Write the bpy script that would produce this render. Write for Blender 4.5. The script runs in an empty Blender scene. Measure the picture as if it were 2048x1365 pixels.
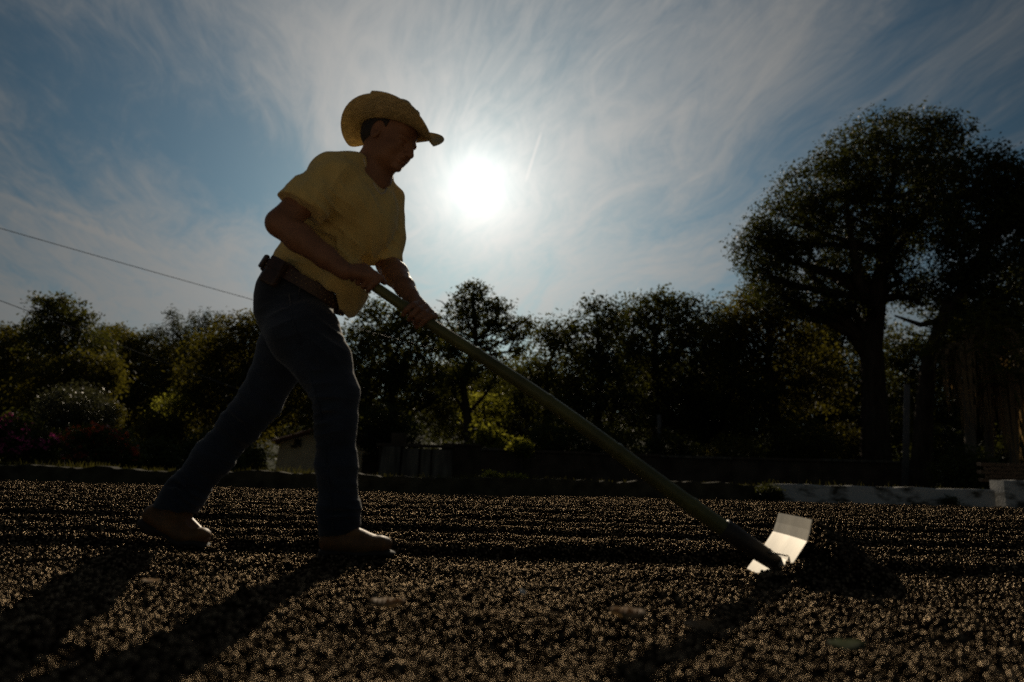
import bpy, bmesh, math, random, os
import numpy as np
from mathutils import Vector, Matrix

# ------------------------------------------------------------------ camera
S = bpy.context.scene
COL = S.collection
F = 2048 * 24.0 / 36.0                     # focal length in photo pixels
TILT, ROLL, CAM_H = math.radians(11.2), math.radians(1.5), 0.277
CAM = Matrix.Translation((0, 0, CAM_H)) @ (Matrix.Rotation(math.pi / 2 + TILT, 4, 'X') @ Matrix.Rotation(ROLL, 4, 'Z'))
cd = bpy.data.cameras.new('camera'); cam = bpy.data.objects.new('camera', cd); COL.objects.link(cam)
cam.matrix_world = CAM
cd.lens, cd.sensor_width, cd.clip_start, cd.clip_end = 24.0, 36.0, 0.02, 2000.0
cd.dof.use_dof, cd.dof.focus_distance, cd.dof.aperture_fstop = True, 3.4, 1.9
S.camera = cam

def ray(px, py):
    d = CAM.to_3x3() @ Vector(((px - 1024) / F, -(py - 682.5) / F, -1.0))
    return d
def P(px, py, Y):                          # a photo position at a known distance Y -> a point of the place
    d = ray(px, py)
    return Vector((0, 0, CAM_H)) + d * (Y / d.y)
def mpp(Y):                                # metres per photo pixel at distance Y
    return Y / F

# ------------------------------------------------------------------ sky and sun
SUN = ray(956, 368).normalized()
EL = math.asin(SUN.z); AZ = math.atan2(SUN.x, SUN.y)
W = bpy.data.worlds.new('World'); S.world = W; W.use_nodes = True
nt = W.node_tree; N = nt.nodes; L = nt.links
for n in list(N): N.remove(n)
def nd(t, **k):
    n = N.new(t)
    for a, b in k.items(): setattr(n, a, b)
    return n
def put(s, v):
    if hasattr(v, 'bl_rna') and isinstance(v, bpy.types.NodeSocket): L.new(v, s)
    else: s.default_value = v
def M(op, a, b=None, c=None, clamp=False):
    n = nd('ShaderNodeMath', operation=op, use_clamp=clamp)
    put(n.inputs[0], a)
    if b is not None: put(n.inputs[1], b)
    if c is not None: put(n.inputs[2], c)
    return n.outputs[0]
def V(op, a, b=None):
    n = nd('ShaderNodeVectorMath', operation=op)
    put(n.inputs[0], a)
    if b is not None: put(n.inputs[1], b)
    return n.outputs['Value'] if op in ('DOT_PRODUCT', 'LENGTH') else n.outputs[0]
def VS(a, k):
    n = nd('ShaderNodeVectorMath', operation='SCALE'); put(n.inputs[0], a); put(n.inputs['Scale'], k); return n.outputs[0]
def sstep(x, a, b):
    n = nd('ShaderNodeMapRange', interpolation_type='SMOOTHSTEP')
    put(n.inputs[0], x); n.inputs[1].default_value = a; n.inputs[2].default_value = b
    return n.outputs[0]
def noise(vec, scale, detail=6, rough=0.55, dist=0.0):
    n = nd('ShaderNodeTexNoise'); n.inputs['Scale'].default_value = scale; n.inputs['Detail'].default_value = detail
    n.inputs['Roughness'].default_value = rough; n.inputs['Distortion'].default_value = dist
    put(n.inputs['Vector'], vec); return n.outputs['Fac'], n.outputs['Color']
tc = nd('ShaderNodeTexCoord'); D = V('NORMALIZE', tc.outputs['Generated'])
sky = nd('ShaderNodeTexSky', sky_type='NISHITA', sun_disc=False, sun_elevation=EL, sun_rotation=AZ,
         altitude=600.0, air_density=1.0, dust_density=0.6, ozone_density=3.0)
sep = nd('ShaderNodeSeparateXYZ'); L.new(D, sep.inputs[0])
dx, dy, dz = sep.outputs
gam = M('ARCCOSINE', M('MINIMUM', V('DOT_PRODUCT', D, tuple(SUN)), 0.99999))      # angle from the sun (rad)
# cirrus on a flat layer overhead
zz = M('ADD', M('MAXIMUM', dz, 0.0), 0.10)
u = M('DIVIDE', dx, zz); v = M('DIVIDE', dy, zz)
def comb(x, y, z=0.0):
    n = nd('ShaderNodeCombineXYZ'); put(n.inputs[0], x); put(n.inputs[1], y); put(n.inputs[2], z); return n.outputs[0]
flat = comb(u, v)
_, wc = noise(flat, 0.55, 3, 0.5)
warp = V('ADD', flat, VS(V('SUBTRACT', wc, (0.5, 0.5, 0.5)), 0.9))
sw = nd('ShaderNodeSeparateXYZ'); L.new(warp, sw.inputs[0])
ca, sa = math.cos(math.radians(14)), math.sin(math.radians(14))
wu = M('ADD', M('MULTIPLY', sw.outputs[0], ca), M('MULTIPLY', sw.outputs[1], sa))
wv = M('SUBTRACT', M('MULTIPLY', sw.outputs[1], ca), M('MULTIPLY', sw.outputs[0], sa))
f1, _ = noise(comb(M('MULTIPLY', wu, 3.0), M('MULTIPLY', wv, 1.05)), 1.0, 10, 0.66, 0.9)
f2, _ = noise(comb(M('MULTIPLY', wu, 12.0), M('MULTIPLY', wv, 4.5), 3.0), 1.0, 7, 0.66, 1.4)
f3, _ = noise(flat, 0.9, 4, 0.5)
f3b = f3
def lobe(px, py, rad, amp):                # a bank of cloud or a clear hole around one direction of the sky
    d = tuple(ray(px, py).normalized())
    g = M('ARCCOSINE', M('MINIMUM', V('DOT_PRODUCT', D, d), 0.99999))
    r = M('DIVIDE', g, math.radians(rad))
    return M('MULTIPLY', M('POWER', 2.71828, M('MULTIPLY', M('MULTIPLY', r, r), -1.0)), amp)
cov = M('ADD', M('MULTIPLY', M('SUBTRACT', f3b, 0.5), 0.6), 0.05)
for a in ((600, 230, 12, .10), (250, 470, 14, .20), (60, 560, 12, .10), (1300, 60, 7, .10), (640, 120, 8, .08), (1500, 120, 6, .08), (1150, 560, 11, .14), (1400, 520, 10, .06), (850, 60, 9, .05),
          (500, 330, 5.0, -.16), (430, 250, 5.0, -.14), (620, 420, 5.0, -.14), (240, 280, 9, -.16), (60, 120, 12, -.16), (1250, 400, 7, -.07), (1900, 120, 12, -.08), (760, 120, 5, .04)):
    cov = M('ADD', cov, lobe(*a))
dens = M('ADD', M('ADD', M('MULTIPLY', f1, 0.76), M('MULTIPLY', f2, 0.40)), cov)
mask = sstep(dens, 0.40, 0.95)
def contrail(p, q, wid, amp):              # an aircraft's trail: a short arc across the sky
    a, b = ray(*p).normalized(), ray(*q).normalized()
    nrm = a.cross(b).normalized(); mid = (a + b).normalized(); half = a.angle(b) / 2
    off = M('ABSOLUTE', M('ADD', V('DOT_PRODUCT', D, tuple(nrm)), M('MULTIPLY', M('SUBTRACT', f2, 0.5), math.radians(wid) * 1.5)))
    along = M('ARCCOSINE', M('MINIMUM', V('DOT_PRODUCT', D, tuple(mid)), 0.999999))
    w = M('SUBTRACT', 1.0, sstep(off, 0.0, math.radians(wid)))
    return M('MULTIPLY', M('MULTIPLY', w, M('SUBTRACT', 1.0, sstep(along, half * 0.75, half * 1.05))), amp)
ct = M('ADD', contrail((1084, 262), (1051, 366), 0.20, 0.5), contrail((-40, 372), (330, 517), 0.42, 0.30))
mask = M('ADD', mask, ct, clamp=True)
def ex(rad, amp):
    return M('MULTIPLY', M('POWER', 2.71828, M('MULTIPLY', gam, -1.0 / math.radians(rad))), amp)
SKY = 0.05
glow_c = M('ADD', M('ADD', ex(7, 4.5), ex(21, 14.5)), 1.25)
cl = VS((1.0, 0.978, 0.935), glow_c)
mx = nd('ShaderNodeMix', data_type='RGBA'); L.new(M('MULTIPLY', mask, 0.85), mx.inputs['Factor'])
tint = V('MULTIPLY', sky.outputs[0], (0.62, 0.83, 0.74))
gq = M('DIVIDE', gam, math.radians(34)); tint = VS(tint, M('ADD', 0.26, M('MULTIPLY', M('POWER', 2.71828, M('MULTIPLY', M('MULTIPLY', gq, gq), -1.0)), 1.08)))
L.new(tint, mx.inputs[6]); L.new(cl, mx.inputs[7])
r1 = M('DIVIDE', gam, math.radians(0.8))
disc = M('ADD', M('MULTIPLY', M('POWER', 2.71828, M('MULTIPLY', M('MULTIPLY', r1, r1), -1.0)), 25.0), M('ADD', ex(2.3, 21.0), ex(11, 4.5)))
au = VS((1.0, 0.95, 0.88), disc)
tot = V('ADD', mx.outputs[2], au)
W.cycles.sampling_method = 'MANUAL'; W.cycles.sample_map_resolution = 512
bg = nd('ShaderNodeBackground'); L.new(tot, bg.inputs[0]); bg.inputs[1].default_value = SKY
wo = nd('ShaderNodeOutputWorld'); L.new(bg.outputs[0], wo.inputs[0])

sd = bpy.data.lights.new('sun', 'SUN'); sd.energy = 3.4; sd.angle = math.radians(0.6); sd.color = (1.0, 0.84, 0.62)
sun = bpy.data.objects.new('sun', sd); COL.objects.link(sun)
sun.rotation_euler = (-SUN).to_track_quat('-Z', 'Y').to_euler(); sun.location = (0, 20, 30)
S.view_settings.view_transform = 'Standard'; S.view_settings.look = 'None'
S.view_settings.exposure, S.view_settings.gamma, S.view_settings.use_curve_mapping = -0.22, 1.0, False
S.render.engine = 'CYCLES'
cy = S.cycles
cy.use_denoising = False
cy.use_adaptive_sampling = False
cy.max_bounces, cy.diffuse_bounces, cy.glossy_bounces, cy.transmission_bounces, cy.transparent_max_bounces = 5, 3, 2, 3, 4
cy.sample_clamp_indirect = 4.0
cy.sample_clamp_direct = 4.0

# ------------------------------------------------------------------ helpers
RNG = np.random.default_rng(7)
random.seed(7)
def tag(o, label=None, cat=None, group=None, kind=None):
    for k, v_ in (('label', label), ('category', cat), ('group', group), ('kind', kind)):
        if v_: o[k] = v_
    return o
def empty(name, loc=(0, 0, 0)):
    o = bpy.data.objects.new(name, None); COL.objects.link(o); o.location = loc; o.empty_display_size = 0.1
    return o
def link(name, me, mat=None, parent=None, smooth=False):
    o = bpy.data.objects.new(name, me); COL.objects.link(o)
    if mat and len(me.materials) == 0: me.materials.append(mat)
    if smooth: me.polygons.foreach_set('use_smooth', np.ones(len(me.polygons), bool))
    if parent is not None:
        o.parent = parent; o.matrix_parent_inverse = Matrix.Translation(-Vector(parent.location))
    return o
def mesh_np(name, verts, faces):           # faces: (n,k) array of one face size
    verts = np.asarray(verts, np.float32).reshape(-1, 3); faces = np.asarray(faces, np.int32)
    me = bpy.data.meshes.new(name)
    me.vertices.add(len(verts)); me.vertices.foreach_set('co', verts.ravel())
    if len(faces):
        n, k = faces.shape
        me.loops.add(n * k); me.loops.foreach_set('vertex_index', faces.ravel())
        me.polygons.add(n); me.polygons.foreach_set('loop_start', np.arange(0, n * k, k, dtype=np.int32))
        me.polygons.foreach_set('loop_total', np.full(n, k, np.int32))
    me.update(calc_edges=True); me.validate()
    return me
class MB:                                  # collects boxes, tubes and polygons, built as one mesh
    def __init__(s): s.v, s.f = [], []
    def poly(s, pts, faces):
        b = len(s.v); s.v += [tuple(p) for p in pts]; s.f += [tuple(b + i for i in f) for f in faces]; return s
    def box(s, c, size, rot=None):
        hx, hy, hz = (a / 2 for a in size); c = Vector(c)
        pts = [Vector((x, y, z)) for x in (-hx, hx) for y in (-hy, hy) for z in (-hz, hz)]
        if rot is not None: pts = [rot @ p for p in pts]
        return s.poly([c + p for p in pts], [(0, 1, 3, 2), (4, 6, 7, 5), (0, 4, 5, 1), (2, 3, 7, 6), (0, 2, 6, 4), (1, 5, 7, 3)])
    def tube(s, pts, radii, n=8, cap=True):
        pts = [Vector(p) for p in pts]; b = len(s.v); m = len(pts); up = None
        for i, p in enumerate(pts):
            t = (pts[min(i + 1, m - 1)] - pts[max(i - 1, 0)])
            t = t.normalized() if t.length > 1e-9 else Vector((0, 0, 1))
            if up is None: up = t.orthogonal().normalized()
            up = (up - t * up.dot(t)).normalized(); w = t.cross(up)
            r = radii[i] if hasattr(radii, '__len__') else radii
            for k in range(n):
                a = 2 * math.pi * k / n
                s.v.append(tuple(p + (up * math.cos(a) + w * math.sin(a)) * r))
        for i in range(m - 1):
            for k in range(n):
                k2 = (k + 1) % n
                s.f.append((b + i * n + k, b + i * n + k2, b + (i + 1) * n + k2, b + (i + 1) * n + k))
        if cap:
            s.f.append(tuple(b + k for k in range(n))[::-1]); s.f.append(tuple(b + (m - 1) * n + k for k in range(n)))
        return s
    def build(s, name, mat, parent=None, smooth=False, bevel=0.0):
        me = bpy.data.meshes.new(name); me.from_pydata(s.v, [], s.f); me.update()
        if bevel:
            bm = bmesh.new(); bm.from_mesh(me)
            bmesh.ops.bevel(bm, geom=list(bm.edges), offset=bevel, segments=2, affect='EDGES', profile=0.5)
            bm.to_mesh(me); bm.free()
        return link(name, me, mat, parent, smooth)
_perm = {}
def vnoise(x, y, seed=0):                  # smooth 2-D value noise in [0,1]
    if seed not in _perm: _perm[seed] = np.random.default_rng(seed + 100).random((256, 256)).astype(np.float32)
    T = _perm[seed]
    xi = np.floor(x).astype(int); yi = np.floor(y).astype(int); fx = x - xi; fy = y - yi
    fx = fx * fx * (3 - 2 * fx); fy = fy * fy * (3 - 2 * fy)
    a, b = T[xi % 256, yi % 256], T[(xi + 1) % 256, yi % 256]
    c, d = T[xi % 256, (yi + 1) % 256], T[(xi + 1) % 256, (yi + 1) % 256]
    return (a * (1 - fx) + b * fx) * (1 - fy) + (c * (1 - fx) + d * fx) * fy

# ------------------------------------------------------------------ materials
def mat(name, color, rough=0.7, var=0.25, scale=8.0, bump=0.0, bscale=40.0, spec=0.5, metal=0.0, color2=None, coords='Object',
        stretch=None, trans=None, sheen=0.0, detail=5, inst=False):
    m = bpy.data.materials.new(name); m.use_nodes = True; t = m.node_tree; n = t.nodes; l = t.links
    bs = n['Principled BSDF']; bs.inputs['Roughness'].default_value = rough; bs.inputs['Metallic'].default_value = metal
    bs.inputs['Specular IOR Level'].default_value = spec
    if sheen: bs.inputs['Sheen Weight'].default_value = sheen
    tcn = n.new('ShaderNodeTexCoord'); vec = tcn.outputs[coords]
    if stretch:
        mp = n.new('ShaderNodeMapping'); mp.inputs['Scale'].default_value = stretch; l.new(vec, mp.inputs[0]); vec = mp.outputs[0]
    nz = n.new('ShaderNodeTexNoise'); nz.inputs['Scale'].default_value = scale; nz.inputs['Detail'].default_value = detail
    l.new(vec, nz.inputs['Vector'])
    cr = n.new('ShaderNodeValToRGB'); l.new(nz.outputs['Fac'], cr.inputs[0])
    c2 = color2 or tuple(c * (1 - var) for c in color); c1 = tuple(min(1, c * (1 + (0 if color2 else var))) for c in color)
    cr.color_ramp.elements[0].position, cr.color_ramp.elements[1].position = (0.36, 0.52) if name == 'whitewash' else (0.32, 0.68)
    cr.color_ramp.elements[0].color = (*c2, 1); cr.color_ramp.elements[1].color = (*c1, 1)
    out = cr.outputs[0]
    if inst:                               # each piece its own shade
        oi = n.new('ShaderNodeObjectInfo'); hs = n.new('ShaderNodeHueSaturation'); mr = n.new('ShaderNodeMapRange')
        mr.inputs[3].default_value, mr.inputs[4].default_value = 1 - inst, 1 + inst
        l.new(oi.outputs['Random'], mr.inputs[0]); l.new(mr.outputs[0], hs.inputs['Value']); l.new(out, hs.inputs['Color']); out = hs.outputs[0]
    l.new(out, bs.inputs['Base Color'])
    if bump:
        nb = n.new('ShaderNodeTexNoise'); nb.inputs['Scale'].default_value = bscale; nb.inputs['Detail'].default_value = 6
        l.new(vec, nb.inputs['Vector'])
        bp = n.new('ShaderNodeBump'); bp.inputs['Strength'].default_value = 0.6; bp.inputs['Distance'].default_value = bump
        l.new(nb.outputs['Fac'], bp.inputs['Height']); l.new(bp.outputs[0], bs.inputs['Normal'])
    if trans:
        tr = n.new('ShaderNodeBsdfTranslucent'); tr.inputs[0].default_value = (*trans[:3], 1)
        ms = n.new('ShaderNodeMixShader'); ms.inputs[0].default_value = trans[3]
        l.new(bs.outputs[0], ms.inputs[1]); l.new(tr.outputs[0], ms.inputs[2]); l.new(ms.outputs[0], n['Material Output'].inputs['Surface'])
    return m
MT = {}
MT['bean'] = mat('bean_skin', (0.011, 0.0065, 0.0038), 0.8, 0.45, 60, 0.0004, 260, 0.0, inst=0.55)
_n = MT['bean'].node_tree.nodes; _l = MT['bean'].node_tree.links                # dull husk with a thin waxy sheen
_g = _n.new('ShaderNodeBsdfGlossy'); _g.inputs['Color'].default_value = (0.95, 0.72, 0.47, 1); _g.inputs['Roughness'].default_value = 0.26
_m = _n.new('ShaderNodeMixShader'); _o = _n.new('ShaderNodeObjectInfo'); _p = _n.new('ShaderNodeMath'); _p.operation = 'POWER'; _p.inputs[1].default_value = 2.6
_q = _n.new('ShaderNodeMapRange'); _q.inputs[3].default_value, _q.inputs[4].default_value = 0.012, 0.165      # some cherries are waxy, most are dull
_l.new(_o.outputs['Random'], _p.inputs[0]); _l.new(_p.outputs[0], _q.inputs[0]); _l.new(_q.outputs[0], _m.inputs[0])
_l.new(_n['Principled BSDF'].outputs[0], _m.inputs[1]); _l.new(_g.outputs[0], _m.inputs[2]); _l.new(_m.outputs[0], _n['Material Output'].inputs['Surface'])
MT['bed'] = mat('bean_bed', (0.016, 0.010, 0.006), 0.7, 0.4, 90, 0.006, 120, 0.0)
MT['patio'] = mat('patio_floor', (0.52, 0.41, 0.30), 0.85, 0.2, 3, 0.003, 30)
MT['soil'] = mat('soil_and_grass', (0.045, 0.042, 0.018), 0.95, 0.5, 1.2, 0.05, 9, 0.1, color2=(0.03, 0.02, 0.012))
MT['hill'] = mat('wooded_hill', (0.035, 0.045, 0.022), 0.95, 0.5, 0.25, 1.0, 0.6, 0.05)
MT['whitewash'] = mat('whitewash', (0.52, 0.51, 0.49), 0.9, 0.2, 3.4, 0.006, 25, 0.2, color2=(0.07, 0.065, 0.05), stretch=(1, 1, 2.2), detail=11)
MT['moss'] = mat('mossy_concrete', (0.055, 0.050, 0.032), 0.95, 0.5, 5, 0.012, 22, 0.1)
MT['cream'] = mat('cream_plaster', (0.86, 0.70, 0.49), 0.92, 0.14, 2.5, 0.004, 18, 0.2)
MT['concrete'] = mat('weathered_concrete', (0.20, 0.165, 0.125), 0.92, 0.4, 2.6, 0.01, 14, 0.2, color2=(0.045, 0.036, 0.027), stretch=(2.4, 2, 0.35), detail=10)
MT['darkwall'] = mat('stained_masonry', (0.085, 0.060, 0.042), 0.95, 0.4, 2.2, 0.012, 14, 0.15)
MT['tile'] = mat('clay_tile', (0.17, 0.075, 0.045), 0.9, 0.4, 6, 0.004, 30, 0.2)
MT['dark'] = mat('dark_recess', (0.02, 0.018, 0.015), 0.8, 0.2)
MT['bark'] = mat('bark', (0.060, 0.045, 0.032), 0.95, 0.4, 7, 0.03, 12, 0.1, stretch=(1, 1, 0.25))
MT['palebark'] = mat('pale_bark', (0.16, 0.13, 0.10), 0.9, 0.3, 7, 0.02, 12, 0.1, stretch=(1, 1, 0.25))
MT['post'] = mat('grey_post', (0.10, 0.09, 0.085), 0.85, 0.2, 6, 0.003, 30)
MT['wire'] = mat('wire', (0.06, 0.06, 0.06), 0.5, 0.1)
MT['dry'] = mat('dry_frond', (0.26, 0.17, 0.08), 0.8, 0.3, 5, trans=(0.34, 0.21, 0.08, 0.4))
MT['deadleaf'] = mat('dead_leaf', (0.34, 0.21, 0.09), 0.6, 0.3, 30, trans=(0.4, 0.24, 0.08, 0.35))
MT['foil'] = mat('pale_husk', (0.75, 0.68, 0.58), 0.25, 0.1, 30, spec=0.8)
def leafmat(name, c, t, k=0.45, rough=0.5, scale=1.3):
    return mat(name, c, rough + .15, 0.45, scale, 0, 0, 0.14, trans=(*t, k))
MT['leaf_dark'] = leafmat('leaf_dark', (0.040, 0.050, 0.020), (0.070, 0.075, 0.012), 0.4, 0.45)
MT['leaf_mid'] = leafmat('leaf_mid', (0.050, 0.066, 0.022), (0.10, 0.10, 0.014), 0.42, 0.45)
MT['leaf_warm'] = leafmat('leaf_warm', (0.048, 0.055, 0.016), (0.15, 0.13, 0.015), 0.45)
MT['leaf_lime'] = leafmat('leaf_lime', (0.085, 0.10, 0.02), (0.36, 0.35, 0.04), 0.55)
MT['leaf_silver'] = leafmat('leaf_silver', (0.065, 0.07, 0.045), (0.09, 0.09, 0.035), 0.35, 0.28)
MT['pink'] = mat('pink_bract', (0.38, 0.05, 0.17), 0.6, 0.2, 4, trans=(0.50, 0.06, 0.24, 0.45))
MT['red'] = mat('red_bract', (0.40, 0.06, 0.03), 0.5, 0.3, 4, trans=(0.65, 0.13, 0.03, 0.5))
MT['grass'] = leafmat('grass_blade', (0.045, 0.05, 0.018), (0.11, 0.10, 0.02), 0.4)

# ------------------------------------------------------------------ the ground: terrain, hill, patio slab
def ground_mesh():
    xs = np.linspace(-400, 400, 81); ys = np.concatenate([np.linspace(-30, 60, 61), np.linspace(70, 600, 30)])
    X, Y = np.meshgrid(xs, ys); Z = -0.10 + 0.12 * (vnoise(X * .13 + 50, Y * .13 + 50, 3) - .5) * np.clip((Y - 12) / 8, 0, 1)
    Z = np.where((Y < 12.5), -0.22, Z)
    nx, ny = len(xs), len(ys); i = np.arange(nx * ny).reshape(ny, nx)
    f = np.stack([i[:-1, :-1], i[:-1, 1:], i[1:, 1:], i[1:, :-1]], -1).reshape(-1, 4)
    return mesh_np('ground', np.stack([X, Y, Z], -1), f)
tag(link('ground', ground_mesh(), MT['soil'], smooth=True), kind='structure')
def hill_mesh():
    xs = np.linspace(-330, 330, 90); ys = np.linspace(95, 330, 40); X, Y = np.meshgrid(xs, ys)
    t = np.clip((Y - 95) / 130, 0, 1); t = t * t * (3 - 2 * t)
    Z = -1 + t * (13 + 12 * vnoise(X * .012 + 9, Y * .012, 5)) + t * 3.0 * vnoise(X * .09, Y * .09, 6)
    nx, ny = len(xs), len(ys); i = np.arange(nx * ny).reshape(ny, nx)
    f = np.stack([i[:-1, :-1], i[:-1, 1:], i[1:, 1:], i[1:, :-1]], -1).reshape(-1, 4)
    return mesh_np('hills', np.stack([X, Y, Z], -1), f)
tag(link('hills', hill_mesh(), MT['hill'], smooth=True), kind='structure')
m = MB().box((0, -6.67, -0.125), (44, 34.6, 0.15)); tag(m.build('patio', MT['patio']), kind='structure')

# ------------------------------------------------------------------ the raked bed of drying coffee
BL_FAR, BL_NEAR = P(1560, 1027, 2.30), P(1623, 1040, 2.00)       # top edge of the scraper blade
BLC = (BL_FAR + BL_NEAR) / 2
_f1, _f2 = P(712, 1104, 2.25), P(392, 1087, 2.45)
FEET = ((_f1.x, _f1.y, _f1.z - .010, .15), (_f2.x, _f2.y, _f2.z - .006, .10))
def sm(a, b, t):
    t = np.clip((t - a) / (b - a), 0, 1); return t * t * (3 - 2 * t)
def far_edge(x):
    return 9.75 + 0.35 * (vnoise(x * .7 + 20, x * 0 + 3.3, 8) - .5) - 0.9 * np.exp(-((x + 0.6) / 2.2) ** 2)
def H(x, y):                               # height of the top of the coffee
    x = np.asarray(x, float); y = np.asarray(y, float)
    q = y + 0.035 * x + 0.16 * (vnoise(x * .55 + 7, y * .55 + 3, 1) - .5) + 0.05 * (vnoise(x * 2.1, y * 2.1 + 9, 2) - .5)
    ph = q / 0.47
    saw = ph - np.floor(ph); prof = np.where(saw < .27, saw / .27, (1 - saw) / .73); prof = prof * prof * (3 - 2 * prof)
    amp = 0.056 * sm(1.5, 2.6, y) * (0.45 + 0.9 * vnoise(x * .4 + 3, np.floor(ph) * 1.7 + 11, 4)) + 0.006
    z = amp * (prof - .55)
    z += 0.038 * (vnoise(x * 2.3 + 5, y * 3.6 + 1, 9) - .5) * (1 - sm(1.9, 2.8, y)) + 0.016 * (vnoise(x * 7 + 5, y * 8 + 1, 10) - .5) + 0.016 * (vnoise(x * 21 + 5, y * 24 + 1, 15) - .5) * (1 - .6 * sm(2.2, 3.5, y))
    # ridge left standing along the walkway, and hollows
    z += 0.034 * np.exp(-((y - 2.62 + 0.03 * x) / .10) ** 2) * sm(-0.1, 0.3, x)
    z -= 0.030 * np.exp(-((x - 0.02) / .14) ** 2 - ((y - 1.10) / .10) ** 2)
    z -= 0.022 * np.exp(-((x - 0.55) / .12) ** 2 - ((y - 1.72) / .09) ** 2)
    # the heap pushed up by the blade
    cx, cy = BLC.x + 0.060, BLC.y - 0.02
    d = np.sqrt(((x - cx) / np.where(x < cx, .055, .165)) ** 2 + ((y - cy) / .185) ** 2)
    z = np.maximum(z, z * .3 + 0.165 * np.clip(1 - d / 1.30, 0, 1) ** 1.0) + 0.055 * np.exp(-(((x - BLC.x + .035) / .10) ** 2 + ((y - BLC.y + .17) / .085) ** 2))
    for fx_, fy_, fz_, rx_ in FEET:
        w_ = np.exp(-(((x - fx_) / rx_) ** 2 + ((y - fy_) / .075) ** 2) ** 2)
        z = z * (1 - w_) + fz_ * w_
    return z
def bed_mesh():
    vs, fs, b = [], [], 0
    for xs, ys in ((np.arange(-3.4, 3.401, .025), np.arange(0.2, 4.201, .02)), (np.arange(-14, 14.01, .10), np.arange(4.2, 10.21, .03))):
        X, Y = np.meshgrid(xs, ys); Z = H(X, Y) - 0.007
        Z = np.where(Y > far_edge(X), -0.075, Z)
        nx, ny = len(xs), len(ys); i = np.arange(nx * ny).reshape(ny, nx) + b; b += nx * ny
        vs.append(np.stack([X, Y, Z], -1).reshape(-1, 3))
        fs.append(np.stack([i[:-1, :-1], i[:-1, 1:], i[1:, 1:], i[1:, :-1]], -1).reshape(-1, 4))
    for x0, x1 in ((-14, -3.4), (3.4, 14)):
        xs = np.linspace(x0, x1, 60); ys = np.arange(0.2, 4.201, .06); X, Y = np.meshgrid(xs, ys); Z = H(X, Y) - 0.007
        nx, ny = len(xs), len(ys); i = np.arange(nx * ny).reshape(ny, nx) + b; b += nx * ny
        vs.append(np.stack([X, Y, Z], -1).reshape(-1, 3)); fs.append(np.stack([i[:-1, :-1], i[:-1, 1:], i[1:, 1:], i[1:, :-1]], -1).reshape(-1, 4))
    return mesh_np('drying_coffee', np.concatenate(vs), np.concatenate(fs))
bed = tag(link('drying_coffee', bed_mesh(), MT['bed'], smooth=True), 'dark drying coffee cherries raked in furrows across the patio', 'coffee', kind='stuff')
def bean_points():
    out = []
    for y0, y1, sp, sc in ((0.42, 2.6, .0095, 1.0), (2.6, 4.2, .0112, 1.15), (4.2, 6.6, .017, 1.6), (6.6, 10.0, .025, 2.2)):
        ys = np.arange(y0, y1, sp * .87); xm = 0.80 * y1 + 0.8
        xs = np.arange(-xm, xm, sp); X, Y = np.meshgrid(xs, ys); X = X + (np.arange(len(ys)) % 2)[:, None] * sp / 2
        X = X + RNG.uniform(-.28, .28, X.shape) * sp; Y = Y + RNG.uniform(-.28, .28, Y.shape) * sp
        k = (np.abs(X) < 0.80 * Y + .8) & (Y < far_edge(X)); X, Y = X[k], Y[k]
        Z = H(X, Y) + RNG.uniform(-.005, .003, X.shape) * min(sc, 1.4)
        s_ = np.clip(RNG.normal(1.0, .14, X.shape), .6, 1.35) * sc * 0.0053
        out.append(np.stack([X, Y, Z, s_], -1))
        k = RNG.random(len(X)) < .05                       # a few lie loose on top
        out.append(np.stack([X[k] + .004, Y[k] + .003, Z[k] + .008 * sc, s_[k]], -1))
    # loose ones tumbling down the heap
    n = 900; a = RNG.uniform(0, 6.28, n); r = .22 * np.sqrt(RNG.random(n))
    X = BLC.x + .10 + r * np.cos(a) * .7; Y = BLC.y + r * np.sin(a)
    out.append(np.stack([X, Y, H(X, Y) + .006, RNG.uniform(.0045, .0062, n)], -1))
    return np.concatenate(out)
bp_ = bean_points()
me = mesh_np('coffee_cherries', bp_[:, :3], np.zeros((0, 4), np.int32))
at_ = me.attributes.new('bean_size', 'FLOAT', 'POINT'); at_.data.foreach_set('value', bp_[:, 3].astype(np.float32))
at_ = me.attributes.new('bean_turn', 'FLOAT_VECTOR', 'POINT'); at_.data.foreach_set('vector', RNG.uniform(0, 6.28, (len(bp_), 3)).astype(np.float32).ravel())
beans = link('coffee_cherries', me, MT['bean'], bed); beans['kind'] = 'stuff'
g = bpy.data.node_groups.new('scatter_cherries', 'GeometryNodeTree')
g.interface.new_socket('Geometry', in_out='INPUT', socket_type='NodeSocketGeometry')
g.interface.new_socket('Geometry', in_out='OUTPUT', socket_type='NodeSocketGeometry')
gi, go = g.nodes.new('NodeGroupInput'), g.nodes.new('NodeGroupOutput')
mp_ = g.nodes.new('GeometryNodeMeshToPoints'); ic = g.nodes.new('GeometryNodeMeshIcoSphere'); ic.inputs['Subdivisions'].default_value = 2; ic.inputs['Radius'].default_value = 1.0
ss_ = g.nodes.new('GeometryNodeSetShadeSmooth'); smt = g.nodes.new('GeometryNodeSetMaterial'); smt.inputs['Material'].default_value = MT['bean']
tf = g.nodes.new('GeometryNodeTransform'); tf.inputs['Scale'].default_value = (1.12, 0.95, 0.88)
iop = g.nodes.new('GeometryNodeInstanceOnPoints')
na = g.nodes.new('GeometryNodeInputNamedAttribute'); na.data_type = 'FLOAT'; na.inputs['Name'].default_value = 'bean_size'
nb_ = g.nodes.new('GeometryNodeInputNamedAttribute'); nb_.data_type = 'FLOAT_VECTOR'; nb_.inputs['Name'].default_value = 'bean_turn'
e2r = g.nodes.new('FunctionNodeEulerToRotation')
gl = g.links.new
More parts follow.
